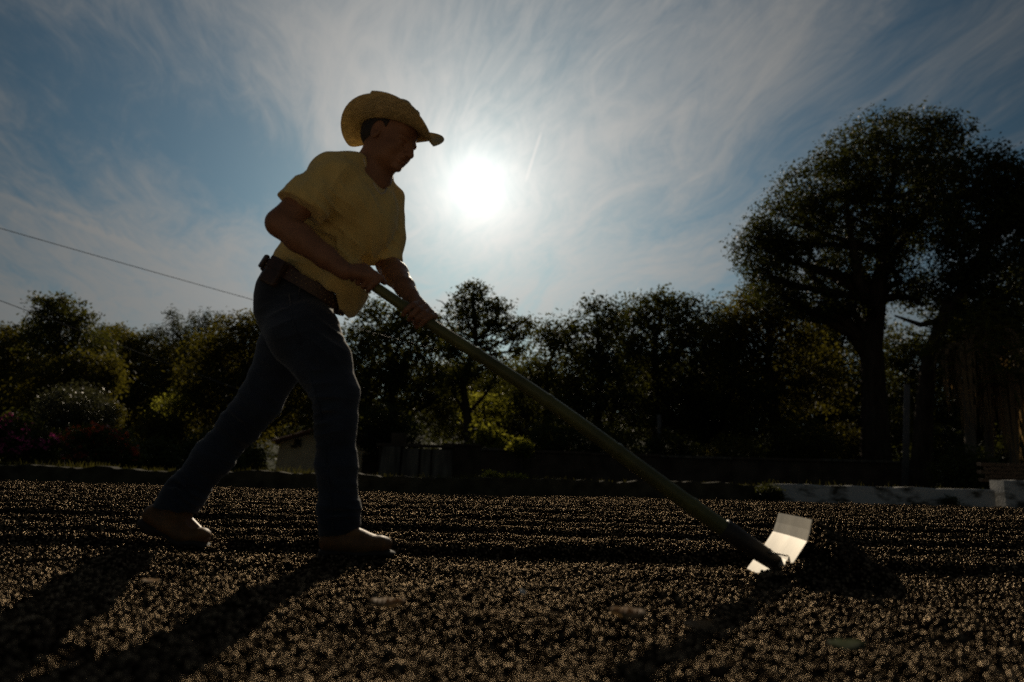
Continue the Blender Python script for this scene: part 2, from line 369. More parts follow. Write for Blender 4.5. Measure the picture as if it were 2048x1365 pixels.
gl(gi.outputs[0], mp_.inputs['Mesh']); gl(ic.outputs['Mesh'], tf.inputs['Geometry']); gl(tf.outputs[0], ss_.inputs['Geometry']); gl(ss_.outputs[0], smt.inputs['Geometry'])
gl(mp_.outputs[0], iop.inputs['Points']); gl(smt.outputs[0], iop.inputs['Instance'])
gl([o for o in na.outputs if o.name == 'Attribute' and o.enabled][0], iop.inputs['Scale'])
gl([o for o in nb_.outputs if o.name == 'Attribute' and o.enabled][0], e2r.inputs[0]); gl(e2r.outputs[0], iop.inputs['Rotation'])
gl(iop.outputs[0], go.inputs[0])
md = beans.modifiers.new('scatter', 'NODES'); md.node_group = g

# ------------------------------------------------------------------ soft-body modelling: distance fields meshed with surface nets
class Field:
    def __init__(s, lo, hi, h):
        s.lo = np.array(lo, np.float32); s.h = h
        s.n = np.ceil((np.array(hi) - s.lo) / h).astype(int) + 1
        s.G = np.full(s.n, 1.0, np.float32)
    def win(s, lo, hi):
        a = np.clip(np.floor((np.array(lo) - s.lo) / s.h).astype(int), 0, s.n); b = np.clip(np.ceil((np.array(hi) - s.lo) / s.h).astype(int) + 1, 0, s.n)
        sl = tuple(slice(i, j) for i, j in zip(a, b))
        ax = [s.lo[i] + s.h * np.arange(a[i], b[i], dtype=np.float32) for i in range(3)]
        return sl, ax[0][:, None, None], ax[1][None, :, None], ax[2][None, None, :]
    def add(s, sl, D, k, sub=False):
        A = s.G[sl]
        if A.size == 0: return
        if sub: A = -A
        if k > 0:
            h = np.clip(.5 + .5 * (D - A) / k, 0, 1); R = D * (1 - h) + A * h - k * h * (1 - h)
        else: R = np.minimum(A, D)
        s.G[sl] = -R if sub else R
    def cone(s, a, b, ra, rb, k=0.01, ax=None, q=1.0, sub=False):     # tapered limb; q < 1 flattens it along ax
        a, b = np.array(a, np.float32), np.array(b, np.float32); r = max(ra, rb) * max(1, q) * 1.05 + k + 3 * s.h
        sl, X, Y, Z = s.win(np.minimum(a, b) - r, np.maximum(a, b) + r)
        d = b - a; L2 = float(d @ d) + 1e-12
        t = np.clip(((X - a[0]) * d[0] + (Y - a[1]) * d[1] + (Z - a[2]) * d[2]) / L2, 0, 1)
        x, y, z = X - a[0] - t * d[0], Y - a[1] - t * d[1], Z - a[2] - t * d[2]
        D2 = x * x + y * y + z * z
        if ax is not None:
            ax = np.array(ax, np.float32); ax = ax / np.linalg.norm(ax); c = x * ax[0] + y * ax[1] + z * ax[2]
            D2 = D2 + c * c * (1 / (q * q) - 1)
        s.add(sl, np.sqrt(D2) - (ra + (rb - ra) * t), k, sub)
    def chain(s, pts, k=0.006, k0=None, **kw):                        # pts: (point, radius)
        for i in range(len(pts) - 1):
            s.cone(pts[i][0], pts[i + 1][0], pts[i][1], pts[i + 1][1], (k0 if (i == 0 and k0 is not None) else k), **kw)
    def ell(s, c, r, R=None, k=0.01, sub=False):
        c = np.array(c, np.float32); r = np.array(r, np.float32); m = float(r.max()) + k + 3 * s.h
        sl, X, Y, Z = s.win(c - m, c + m); x, y, z = X - c[0], Y - c[1], Z - c[2]
        R = np.eye(3) if R is None else np.array(R)
        p = [x * R[0][i] + y * R[1][i] + z * R[2][i] for i in range(3)]
        k0 = np.sqrt((p[0] / r[0]) ** 2 + (p[1] / r[1]) ** 2 + (p[2] / r[2]) ** 2); k1 = np.sqrt((p[0] / r[0] ** 2) ** 2 + (p[1] / r[1] ** 2) ** 2 + (p[2] / r[2] ** 2) ** 2)
        s.add(sl, k0 * (k0 - 1) / np.maximum(k1, 1e-6), k, sub)
    def cut(s, p, n, k=0.004, box=None):                               # drop what lies on the side n points to
        p, n = np.array(p), np.array(n, float) / np.linalg.norm(n)
        lo, hi = (s.lo, s.lo + s.h * s.n) if box is None else box
        sl, X, Y, Z = s.win(lo, hi)
        D = (X - p[0]) * n[0] + (Y - p[1]) * n[1] + (Z - p[2]) * n[2] + 0 * s.G[sl]
        A = -s.G[sl]; B = -D; h = np.clip(.5 + .5 * (B - A) / k, 0, 1); s.G[sl] = -(B * (1 - h) + A * h - k * h * (1 - h))
    def wave(s, fn):
        sl, X, Y, Z = s.win(s.lo, s.lo + s.h * s.n); near = np.abs(s.G) < .06
        s.G = np.where(near, s.G + fn(X, Y, Z), s.G)
    def mesh(s, name):
        G = s.G; G[0], G[-1], G[:, 0], G[:, -1], G[:, :, 0], G[:, :, -1] = 1, 1, 1, 1, 1, 1
        I = G < 0; nx, ny, nz = G.shape
        cnt = np.zeros((nx - 1, ny - 1, nz - 1), np.int8)
        for i in (0, 1):
            for j in (0, 1):
                for k in (0, 1): cnt += I[i:nx - 1 + i, j:ny - 1 + j, k:nz - 1 + k]
        act = np.argwhere((cnt > 0) & (cnt < 8)); idx = np.full(cnt.shape, -1, np.int32); idx[tuple(act.T)] = np.arange(len(act))
        C = np.array([(i, j, k) for i in (0, 1) for j in (0, 1) for k in (0, 1)])
        val = np.stack([G[act[:, 0] + c[0], act[:, 1] + c[1], act[:, 2] + c[2]] for c in C], 1)
        acc = np.zeros((len(act), 3), np.float32); w = np.zeros(len(act), np.float32)
        for a in range(8):
            for b in range(a + 1, 8):
                if np.abs(C[a] - C[b]).sum() != 1: continue
                va, vb = val[:, a], val[:, b]; x = (va < 0) != (vb < 0); t = np.where(x, va / np.where(x, va - vb, 1), 0)
                acc += np.where(x[:, None], C[a] + t[:, None] * (C[b] - C[a]), 0); w += x
        verts = s.lo + s.h * (act + acc / np.maximum(w, 1)[:, None])
        fs = []
        for ax in range(3):
            a1, a2 = (ax + 1) % 3, (ax + 2) % 3
            s0 = [slice(None)] * 3; s1 = [slice(None)] * 3; s0[ax] = slice(0, -1); s1[ax] = slice(1, None)
            A, B = I[tuple(s0)], I[tuple(s1)]; e = np.argwhere(A != B)
            e = e[(e[:, a1] > 0) & (e[:, a2] > 0) & (e[:, a1] < s.n[a1] - 1) & (e[:, a2] < s.n[a2] - 1)]
            fl = A[tuple(e.T)]
            def cell(o1, o2):
                c = e.copy(); c[:, a1] += o1; c[:, a2] += o2; return idx[tuple(c.T)]
            q = np.stack([cell(-1, -1), cell(0, -1), cell(0, 0), cell(-1, 0)], 1)
            fs.append(np.where(fl[:, None], q, q[:, ::-1]))
        return mesh_np(name, verts, np.concatenate(fs))
def bounds(pts, pad):
    a = np.array([tuple(p) for p in pts]); return a.min(0) - pad, a.max(0) + pad

# ------------------------------------------------------------------ materials of the man and his tool
MT['skin'] = mat('skin', (0.26, 0.125, 0.07), 0.52, 0.2, 14, 0.0012, 120, 0.4)
MT['hair'] = mat('hair', (0.02, 0.015, 0.012), 0.6, 0.3, 60, 0.003, 150)
MT['shirt'] = mat('yellow_cotton', (0.72, 0.55, 0.21), 0.88, 0.08, 5, 0.0004, 60, 0.15, stretch=(3, 3, 0.6), sheen=0.3)
MT['trim'] = mat('pale_collar', (0.62, 0.55, 0.42), 0.85, 0.1)
MT['jeans'] = mat('denim', (0.026, 0.036, 0.056), 0.9, 0.35, 7, 0.0015, 130, 0.2, sheen=0.25)
MT['leather'] = mat('dark_leather', (0.055, 0.028, 0.018), 0.45, 0.3, 20, 0.001, 90, 0.5)
MT['stud'] = mat('belt_stud', (0.45, 0.36, 0.24), 0.35, 0.1, metal=0.8)
MT['boot'] = mat('tan_leather', (0.20, 0.095, 0.030), 0.6, 0.35, 18, 0.0015, 90, 0.4)
MT['sole'] = mat('boot_sole', (0.035, 0.022, 0.015), 0.8, 0.3)
MT['straw'] = mat('straw', (0.52, 0.40, 0.20), 0.75, 0.25, 30, 0.001, 160, 0.25, trans=(0.56, 0.42, 0.17, 0.16), stretch=(1, 1, 6))
MT['bamboo'] = mat('bamboo', (0.098, 0.102, 0.028), 0.42, 0.3, 9, 0.0006, 60, 0.45, stretch=(1, 1, 1))
MT['steel'] = mat('scraper_steel', (0.44, 0.40, 0.33), 0.45, 0.16, 16, 0.0006, 60, 0.5, metal=0.25, stretch=(0.3, 1, 0.3))
MT['iron'] = mat('dark_iron', (0.045, 0.040, 0.036), 0.5, 0.3, 20, 0.001, 80, 0.5, metal=0.4)

# ------------------------------------------------------------------ the pole (needed for the grip)
POLE_A, POLE_B = P(714, 549, 2.11), P(1478, 1078, 2.12)
SOCK_B = P(1556, 1130, 2.13)
pole_d = (POLE_B - POLE_A).normalized()
def pole_at(px):
    t = (px - 714) / (1478 - 714); return POLE_A.lerp(POLE_B, t)

# ------------------------------------------------------------------ the man
J = dict(pel=P(590, 592, 2.34), waist=P(628, 520, 2.32), chest=P(700, 420, 2.27), neck=P(750, 330, 2.22),
         rhip=P(590, 606, 2.26), rknee=P(672, 795, 2.20), rank=P(680, 1058, 2.27), rtoe=P(765, 1096, 2.24),
         lhip=P(606, 612, 2.44), lknee=P(494, 836, 2.47), lank=P(352, 1028, 2.46), ltoe=P(408, 1078, 2.44),
         rsho=P(664, 352, 2.10), relb=P(560, 447, 2.06), rwri=P(690, 543, 2.06),
         lsho=P(766, 392, 2.36), lelb=P(776, 528, 2.36), lwri=P(822, 592, 2.17))
body = Field(*bounds(J.values(), .20), 0.0036)
# head: its own frame (forward, up, near side)
yw, pt = math.radians(23), math.radians(-25)
hf = Vector((math.cos(pt) * math.cos(yw), -math.cos(pt) * math.sin(yw), math.sin(pt))).normalized()
hs = Vector((hf.y, -hf.x, 0)).normalized(); hu = hs.cross(hf) * -1
if hu.z < 0: hu = -hu
HS = 1.03
HC = P(770, 287, 2.20)
def hp(f, u_, s_=0.0): return HC + (hf * f + hu * u_ + hs * s_) * HS
HR = np.array([[hf[i], hu[i], hs[i]] for i in range(3)])
def he(f, u_, s_, rf, ru, rs, k=.012, sub=False): body.ell(hp(f, u_, s_), np.array((rf, ru, rs)) * HS, HR, k, sub)
he(0.000, 0.058, 0, .098, .082, .078, .0)         # cranium
he(0.035, -0.004, 0, .066, .066, .064, .03)        # face
he(0.060, -0.054, 0, .034, .028, .034, .03)        # chin and jaw
for q in (-1, 1):
    he(0.028, -0.042, .040 * q, .040, .024, .016, .03)    # jaw
    he(0.066, -0.012, .040 * q, .020, .018, .018, .02)    # cheekbone
    he(0.085, 0.028, .026 * q, .016, .009, .022, .014)    # brow
    he(0.094, 0.010, .030 * q, .012, .010, .013, .006, sub=True)   # eye socket
    he(0.084, 0.010, .030 * q, .0125, .0115, .0135, .003)  # eyeball under lids
    he(0.008, 0.018, .074 * q, .020, .033, .008, .004)   # ear
    he(0.012, 0.022, .081 * q, .010, .018, .006, .003, sub=True)
body.chain([(hp(.096, .026), .009 * HS), (hp(.108, .006), .010 * HS), (hp(.120, -.012), .0115 * HS)], .010)
for q in (-1, 1): he(.108, -.017, .011 * q, .010, .008, .008, .006)
he(.098, -.031, 0, .013, .008, .022, .010); he(.097, -.044, 0, .012, .007, .020, .008)       # lips
he(.111, -.0375, 0, .010, .0020, .026, .003, sub=True)
he(.088, -.066, 0, .015, .013, .020, .012)
# neck, trunk
body.chain([(hp(-.012, -.03), .054), (J['neck'].lerp(J['chest'], .12), .060)], .03)
body.cone(hp(.016, -.045), J['neck'].lerp(J['chest'], .15), .046, .058, .03)
body.chain([(J['neck'].lerp(J['chest'], .35), .075), (J['chest'], .118), (J['waist'], .112), (J['pel'], .125)], .04, ax=(0, 1, 0), q=.85)
for s_ in 'rl':
    body.cone(J['neck'].lerp(J['chest'], .3), J[s_ + 'sho'], .06, .056, .03)
# arms
body.chain([(J['rsho'], .056), (J['relb'], .043)], .02)
fm = J['relb'].lerp(J['rwri'], .30)
body.chain([(J['relb'], .043), (fm, .046), (J['relb'].lerp(J['rwri'], .7), .036), (J['rwri'], .028)], .015)
body.chain([(J['lsho'], .055), (J['lelb'], .042)], .02)
body.chain([(J['lelb'], .042), (J['lelb'].lerp(J['lwri'], .35), .044), (J['lelb'].lerp(J['lwri'], .75), .033), (J['lwri'], .027)], .015)
# legs inside the trousers
body.chain([(J['rhip'], .070), (J['rknee'], .042), (J['rank'], .030), (J['rtoe'], .020)], .02)
body.chain([(J['lhip'], .070), (J['lknee'], .042), (J['lank'], .030), (J['ltoe'], .020)], .02)
# hands closed on the pole
PR = 0.0165
pu = Vector((0, -1, 0)); pu = (pu - pole_d * pu.dot(pole_d)).normalized()       # towards the camera
pv = pole_d.cross(pu); pv = pv if pv.z > 0 else -pv                              # up
def ring(c, ang, r): return c + (pu * math.cos(ang) + pv * math.sin(ang)) * r
def grip(c0, sgn, wrist, start, sweep, thumb, lens=(.9, 1.0, .96, .8)):
    # c0: middle of the grip on the pole; start: angle of the knuckles; sweep: how far the fingers go round
    for i in range(4):
        c = c0 + pole_d * ((i - 1.5) * .0222 * sgn)
        kn = ring(c, start, PR + .017)
        body.chain([(wrist, .021), (wrist.lerp(kn, .6), .0155), (kn, .0118)], .006)
        pts = []
        for j, (fr, rr) in enumerate(((0, .0110), (.33, .0100), (.66, .0092), (1.0, .0078))):
            a = start + sweep * fr * lens[i]; pts.append((ring(c + pole_d * (.004 * j * -sgn), a, PR + .0105 - .001 * j), rr))
        body.chain([(kn, .0115)] + pts[1:], .0025)
        body.ell(tuple(kn), (.0125,) * 3, None, .006)
    body.chain([(wrist, .018), (thumb[0], .0150), (thumb[1], .0118), (thumb[2], .0090)], .006, k0=.012)
# near hand: laid along the end of the pole, thumb on top pointing down the shaft
gc = POLE_A + pole_d * .042
grip(gc, 1, J['rwri'], math.radians(62), math.radians(-190), (ring(POLE_A + pole_d * .012, math.radians(115), .036), ring(POLE_A + pole_d * .055, math.radians(105), .033), ring(POLE_A + pole_d * .088, math.radians(98), .0295)))
# far hand: over the top, fingers coming down on the camera's side
gc = pole_at(846)
grip(gc, 1, J['lwri'], math.radians(112), math.radians(-205), (ring(gc - pole_d * .035, math.radians(150), .036), ring(gc - pole_d * .015, math.radians(195), .034), ring(gc + pole_d * .006, math.radians(235), .031)))
man = link('person', body.mesh('person'), MT['skin'], smooth=True)
tag(man, 'man in straw hat, yellow shirt and jeans striding right, pushing a bamboo-handled scraper', 'person')

# hair below the hat
hd = Field(*bounds([HC], .19), 0.0035)
hd.ell(hp(-.006, .056, 0), np.array((.100, .084, .0835)) * HS, HR, 0)
hd.ell(hp(-.046, .008, 0), np.array((.046, .045, .064)) * HS, HR, .02)
for q in (-1, 1): hd.ell(hp(.036, .030, .068 * q), np.array((.010, .026, .010)) * HS, HR, .01)
hd.cut(hp(.038, .03), hf + hu * -.15)
for q in (-1, 1): hd.ell(hp(.016, .006, .075 * q), np.array((.026, .040, .03)) * HS, HR, .006, sub=True)
link('hair', hd.mesh('hair'), MT['hair'], man, True)

# ---- shirt
def folds(*terms):                         # cloth creases: amplitude, frequency vector, phase
    def fn(X, Y, Z):
        d = 0
        for a, fx, fy, fz, ph, wx in terms:
            d = d + a * np.sin(fx * X + fy * Y + fz * Z + ph + 1.6 * np.sin(wx * X - wx * .8 * Z + ph * 2)) * (.5 + .5 * np.sin(5 * X + 7 * Z + 3 * Y + ph))
        return d.astype(np.float32)
    return fn
def creases(F_, groups):
    # cloth folds: around a point, ridges across a direction; centre, reach, direction the ridges repeat in, wavelength, height
    for c, reach, d_, wl_, amp in groups:
        c = np.array(c); d_ = np.array(d_, float) / np.linalg.norm(d_); R3 = np.full(3, 1.0) * reach * 1.9
        sl, X, Y, Z = F_.win(c - R3, c + R3); x, y, z = X - c[0], Y - c[1], Z - c[2]
        u_ = x * d_[0] + y * d_[1] + z * d_[2]; s_ = (x * d_[2] - z * d_[0])
        w_ = np.exp(-((x * x + y * y + z * z) / reach ** 2)) * (.65 + .35 * np.sin(s_ * 31 + u_ * 9 + c[0] * 50))
        ph_ = u_ * (math.pi / wl_) + .9 * np.sin(s_ * 11 + c[2] * 9) + .5 * np.sin(s_ * 23 + u_ * 17 + c[0] * 40)
        r_ = 1 - np.abs(np.sin(ph_)); F_.G[sl] -= (amp * w_ * (r_ ** 2.2 - .28)).astype(np.float32)
sh = Field(*bounds([J['rsho'], J['lsho'], J['waist'], J['relb'], J['lelb'], J['neck']], .20), 0.0042)
yx = (0, 1, 0)
sh.chain([(P(722, 372, 2.25), .100), (P(708, 430, 2.26), .150), (P(662, 490, 2.30), .150), (P(646, 535, 2.32), .146), (P(640, 580, 2.32), .146)], .03, ax=yx, q=.82)
sh.ell(P(690, 575, 2.28), (.075, .13, .075), None, .05)          # blousing over the belt
sh.cone(P(735, 335, 2.22), P(664, 350, 2.12), .050, .066, .05)    # yoke, near shoulder
sh.cone(P(744, 345, 2.24), P(766, 396, 2.35), .050, .066, .05)
sh.cone(P(690, 345, 2.16), P(700, 400, 2.16), .065, .085, .04)
sh.chain([(P(664, 354, 2.11), .070), (P(611, 406, 2.07), .073), (P(574, 440, 2.06), .076)], .03)
sh.chain([(P(769, 402, 2.355), .066), (P(774, 432, 2.36), .063), (P(773, 480, 2.36), .059), (P(775, 545, 2.36), .060)], .03)
rs_d = (J['relb'] - J['rsho']).normalized()
c0 = P(594, 414, 2.07)
sh.cut(c0, rs_d + Vector((.12, 0, -.25)), .004, (np.array(c0) - .13, np.array(c0) + np.array((.10, .13, .13))))
ls_d = (J['lelb'] - J['lsho']).normalized(); c1 = P(778, 527, 2.36)
sh.cut(c1, ls_d, .004, (np.array(c1) - np.array((.075, .12, .12)), np.array(c1) + .12))
pb, pf = P(548, 512, 2.32), P(704, 610, 2.30)
hem_n = Vector((pf.z - pb.z, 0, -(pf.x - pb.x))).normalized()
lo_b = (np.array(P(520, 640, 2.1)), np.array(P(733, 470, 2.6)) ); lo_b = (np.minimum(*lo_b) - np.array((0, .3, 0)), np.maximum(*lo_b) + np.array((0, .3, 0)))
sh.cut(pb.lerp(pf, .5), hem_n + Vector((0, 0.10, 0)), .006, lo_b)
# neck opening, a V down the front
nk = hp(.0, -.07)
sh.cone(P(752, 322, 2.21), P(748, 300, 2.20), .066, .085, .004, sub=True)
sh.cone(P(750, 335, 2.12), P(763, 381, 2.12), .034, .009, .004, ax=yx, q=4.0, sub=True)
sh.cone(P(605, 490, 2.30), P(586, 522, 2.30), .062, .066, .03)
sh.cut(pb.lerp(pf, .5), hem_n + Vector((0, 0.10, 0)), .006, lo_b)
sh.wave(folds((.0034, 42, 20, -30, .3, 9), (.0026, -20, 30, 55, 1.7, 12), (.0018, 95, 40, 20, 4.1, 7)))
creases(sh, [(P(690, 560, 2.18), .10, (1, 0, .35), .045, .011), (P(600, 520, 2.2), .09, (.6, 0, 1), .034, .010), (P(650, 500, 2.16), .13, (.75, 0, .65), .050, .010),
             (P(735, 480, 2.16), .13, (1, 0, -.25), .042, .010), (P(700, 420, 2.12), .12, (1, 0, .15), .055, .007), (P(640, 420, 2.06), .09, (.6, 0, .8), .036, .011), (P(600, 395, 2.04), .09, (.8, 0, -.55), .045, .008),
             (P(672, 370, 2.08), .09, (.9, 0, -.45), .050, .007), (P(778, 480, 2.32), .08, (.5, 0, 1), .040, .008), (P(770, 420, 2.30), .08, (.9, 0, .3), .038, .008), (P(735, 395, 2.14), .08, (.8, 0, .6), .040, .006), (P(745, 530, 2.2), .07, (1, 0, -.5), .030, .009)])
shirt = link('shirt', sh.mesh('shirt'), MT['shirt'], man, True)
from mathutils.bvhtree import BVHTree
def on_surface(o, px, py, lift=.001):      # where a line of sight meets an object already built
    me_ = o.data; co = [v_.co for v_ in me_.vertices]; 
    if not hasattr(on_surface, o.name): setattr(on_surface, o.name, BVHTree.FromPolygons(co, [tuple(p.vertices) for p in me_.polygons]))
    d = ray(px, py).normalized(); h_ = getattr(on_surface, o.name).ray_cast(Vector((0, 0, CAM_H)), d)
    return None if h_[0] is None else h_[0] - d * lift
for nm, line, r_, mt_ in (('collar', ((724, 305), (727, 318), (731, 334), (738, 350), (747, 368), (755, 382), (762, 389), (769, 386), (773, 377)), .0036, 'trim'),
                          ('sleeve_seam', ((688, 309), (694, 325), (694, 345), (688, 366), (676, 388), (660, 410), (643, 430)), .0013, 'shirt')):
    pts_ = [q for q in (on_surface(shirt, *c) for c in line) if q is not None]
    if len(pts_) > 2: MB().tube(pts_, r_, 8).build(nm, MT[mt_], shirt, True)

# ---- trousers
jn = Field(*bounds([J['pel'], J['rhip'], J['lhip'], J['rknee'], J['lknee'], J['rank'], J['lank']], .21), 0.0045)
jn.chain([(P(616, 548, 2.32), .126), (P(594, 592, 2.33), .134), (P(596, 632, 2.34), .122)], .03, ax=yx, q=1.0)
jn.chain([(P(580, 622, 2.30), .112), (P(608, 668, 2.25), .112), (P(644, 725, 2.22), .090), (P(672, 790, 2.205), .068), (P(671, 850, 2.215), .060), (P(673, 930, 2.24), .060), (P(678, 1020, 2.265), .061), (P(679, 1078, 2.275), .064)], .04)
jn.chain([(P(606, 618, 2.42), .106), (P(574, 700, 2.45), .096), (P(518, 805, 2.465), .072), (P(482, 850, 2.47), .067), (P(427, 915, 2.47), .065), (P(368, 990, 2.46), .065), (P(338, 1035, 2.455), .068)], .04)
jn.cut(P(680, 1070, 2.27), Vector((.12, 0, -1)), .004, (np.array(P(680, 1070, 2.27)) - .16, np.array(P(680, 1070, 2.27)) + .16))
ld = (J['lank'] - J['lknee']).normalized()
cL = P(345, 1020, 2.455)
jn.cut(cL, ld + Vector((.35, 0, -.25)), .004, (np.array(cL) - .16, np.array(cL) + .16))
tp, bt = P(535, 528, 2.32), P(692, 612, 2.30)
wn = Vector((-(bt.z - tp.z), 0, (bt.x - tp.x))).normalized()
jn.cut(tp.lerp(bt, .5), wn, .008, (np.array(P(480, 640, 2.0)) - np.array((0, .2, 0)), np.array(P(740, 440, 2.0)) + np.array((.05, .9, .05))))
jn.wave(folds((.0012, 22, 25, -48, .9, 10), (.0014, 44, -30, 90, 2.2, 13), (.0013, 80, 60, 130, 3.3, 8)))
for (a, b, r) in ((P(640, 800, 2.13), P(700, 812, 2.13), .008), (P(640, 825, 2.14), P(700, 830, 2.14), .007), 
                  (P(500, 862, 2.40), P(450, 830, 2.40), .008), (P(640, 1030, 2.20), P(715, 1022, 2.20), .008), (P(640, 1050, 2.20), P(716, 1048, 2.20), .007), (P(400, 985, 2.40), P(330, 965, 2.40), .009)):
    jn.cone(a, b, r, r, .012, sub=True)
creases(jn, [(P(640, 665, 2.14), .10, (.45, 0, 1), .038, .011), (P(590, 640, 2.16), .11, (-.4, 0, 1), .044, .009), (P(560, 610, 2.2), .09, (-.2, 0, 1), .036, .008), (P(660, 800, 2.14), .10, (.15, 0, 1), .040, .011),
             (P(640, 850, 2.16), .09, (-.2, 0, 1), .034, .010), (P(675, 930, 2.18), .11, (.3, 0, 1), .052, .006), (P(675, 1030, 2.2), .075, (.1, 0, 1), .026, .012), (P(690, 1060, 2.2), .06, (-.15, 0, 1), .022, .010), (P(640, 730, 2.14), .11, (.75, 0, .5), .050, .006),
             (P(560, 720, 2.38), .10, (.5, 0, .9), .042, .009), (P(490, 845, 2.4), .10, (.55, 0, .8), .036, .012), (P(430, 915, 2.4), .10, (.6, 0, .8), .046, .008), (P(370, 990, 2.4), .09, (.6, 0, .75), .028, .013), (P(530, 780, 2.4), .09, (.8, 0, .3), .05, .006)])
link('trousers', jn.mesh('trousers'), MT['jeans'], man, True)

trs = bpy.data.objects['trousers']
for nm, line in (('side_seam', ((578, 590), (585, 640), (603, 700), (622, 760), (640, 820), (648, 880), (655, 950), (662, 1010), (666, 1060))), ('pocket_seam', ((600, 575), (596, 600), (580, 618), (560, 622)))):
    pts_ = [q for q in (on_surface(trs, *c) for c in line) if q is not None]
    if len(pts_) > 2: MB().tube(pts_, .0022, 6).build(nm, MT['jeans'], trs, True)
# ---- belt, buckle, studs, phone pouch
wc_ = tp.lerp(bt, .5) - wn * .012; wx_ = (bt - tp).normalized(); wy_ = Vector((0, 1, 0))
ra, rb_ = (bt - tp).length / 2 - .012, .138
def belt_pt(a, dz, g_=0.0): return wc_ + wx_ * ((ra + g_) * math.cos(a)) + wy_ * ((rb_ + g_) * math.sin(a)) + wn * dz
b = MB(); n = 72
for k in range(n):
    a = 2 * math.pi * k / n
    for dz, g_ in ((-.021, .004), (-.021, .010), (.021, .010), (.021, .004)): b.v.append(tuple(belt_pt(a, dz, g_)))
for k in range(n):
    for j in range(4): b.f.append((4 * k + j, 4 * ((k + 1) % n) + j, 4 * ((k + 1) % n) + (j + 1) % 4, 4 * k + (j + 1) % 4))
belt = b.build('belt', MT['leather'], man)
st = MB()
for k in range(54):
    for dz in (-.012, .0, .012):
        a = 2 * math.pi * (k + (.5 if dz == 0 else 0)) / 54; c = belt_pt(a, dz, .0105)
        nrm = (wx_ * math.cos(a) + wy_ * math.sin(a)).normalized(); t_ = nrm.cross(wn)
        st.poly([c + t_ * .0035, c + wn * .0035, c - t_ * .0035, c - wn * .0035, c + nrm * .003], [(0, 1, 4), (1, 2, 4), (2, 3, 4), (3, 0, 4)])
st.build('studs', MT['stud'], belt)['kind'] = 'stuff'
R_ = Matrix((wx_, wy_, wn)).transposed()
MB().box(belt_pt(-.12, 0.0, .016), (.012, .060, .050), R_).build('buckle', MT['leather'], belt, bevel=.003)
a_ = -1.92
pn = (wx_ * math.cos(a_) + wy_ * math.sin(a_)).normalized()
Rp = Matrix((pn.cross(wn), pn, wn)).transposed()
pouch = MB().box(belt_pt(a_, -.018, .016), (.070, .026, .090), Rp).build('phone_pouch', MT['leather'], man, bevel=.008)
MB().box(belt_pt(a_, .010, .0310), (.066, .004, .040), Rp).build('flap', MT['leather'], pouch, bevel=.0015)
a2 = -2.50
pn2 = (wx_ * math.cos(a2) + wy_ * math.sin(a2)).normalized(); Rp2 = Matrix((pn2.cross(wn), pn2, wn)).transposed()
MB().box(belt_pt(a2, .004, .016), (.034, .016, .050), Rp2).build('belt_loop_case', MT['leather'], man, bevel=.006)

# ---- boots
def boot(name, heel, ball, toe, ank, shaft):
    f = Field(*bounds([heel, ball, toe, ank], .11), .0035)
    side = Vector((0, 1, 0)); fw = (toe - ball).normalized()
    dn = (ball - heel).cross(side); dn = dn.normalized() if dn.z < 0 else -dn.normalized()
    dn2 = (toe - ball).cross(side); dn2 = dn2.normalized() if dn2.z < 0 else -dn2.normalized()
    f.chain([(ank + shaft * .07, .046), (ank, .041), (heel - dn * .006, .033)], .025)
    f.chain([(heel, .033), (heel.lerp(ball, .5), .032), (ball, .033), (toe, .0255)], .02, ax=side, q=1.18)
    f.cone(ank - dn * .004, ball - dn2 * .004, .036, .026, .028)
    f.ell(toe - dn2 * .004, (.030, .037, .023), None, .010)
    for k in (-1, 0, 1):
        c_ = ank.lerp(ball, .45 + .16 * k) - dn * .033; f.cone(c_ - side * .020, c_ + side * .020, .0035, .0035, .003)
    tp_ = ank + shaft * .055; f.cone(tp_ - side * .012, tp_ + side * .012, .049, .049, .004)
    f.cut(ball + dn2 * .028, dn2, .003, (np.array(ball.lerp(toe, .2)) - np.array((.03, .1, .1)), np.array(toe) + .1))
    f.wave(folds((.002, 60, 20, 90, .5, 9), (.0012, 130, 60, 20, 2, 7)))
    o = link(name, f.mesh(name), MT['boot'], man, True)
    g_ = Field(*bounds([heel, ball, toe], .10), .0035)
    g_.chain([(heel + dn * .030, .034), (heel.lerp(ball, .5) + dn * .026, .034), (ball + dn2 * .028, .043), (toe + dn2 * .024 + fw * .006, .039)], .01, ax=dn, q=.34)
    g_.cone(heel + dn * .038, heel + dn * .038 + (ball - heel).normalized() * .028, .036, .036, .006, ax=dn, q=.55)
    link('sole', g_.mesh('sole'), MT['sole'], o, True)
boot('boot', P(662, 1084, 2.27), P(728, 1090, 2.25), P(764, 1091, 2.235), P(682, 1066, 2.272), Vector((0, 0, 1)))
boot('boot', P(308, 1032, 2.46), P(368, 1070, 2.45), P(402, 1073, 2.44), P(352, 1036, 2.458), (J['lknee'] - J['lank']).normalized() * .4 + Vector((0, 0, .6)))

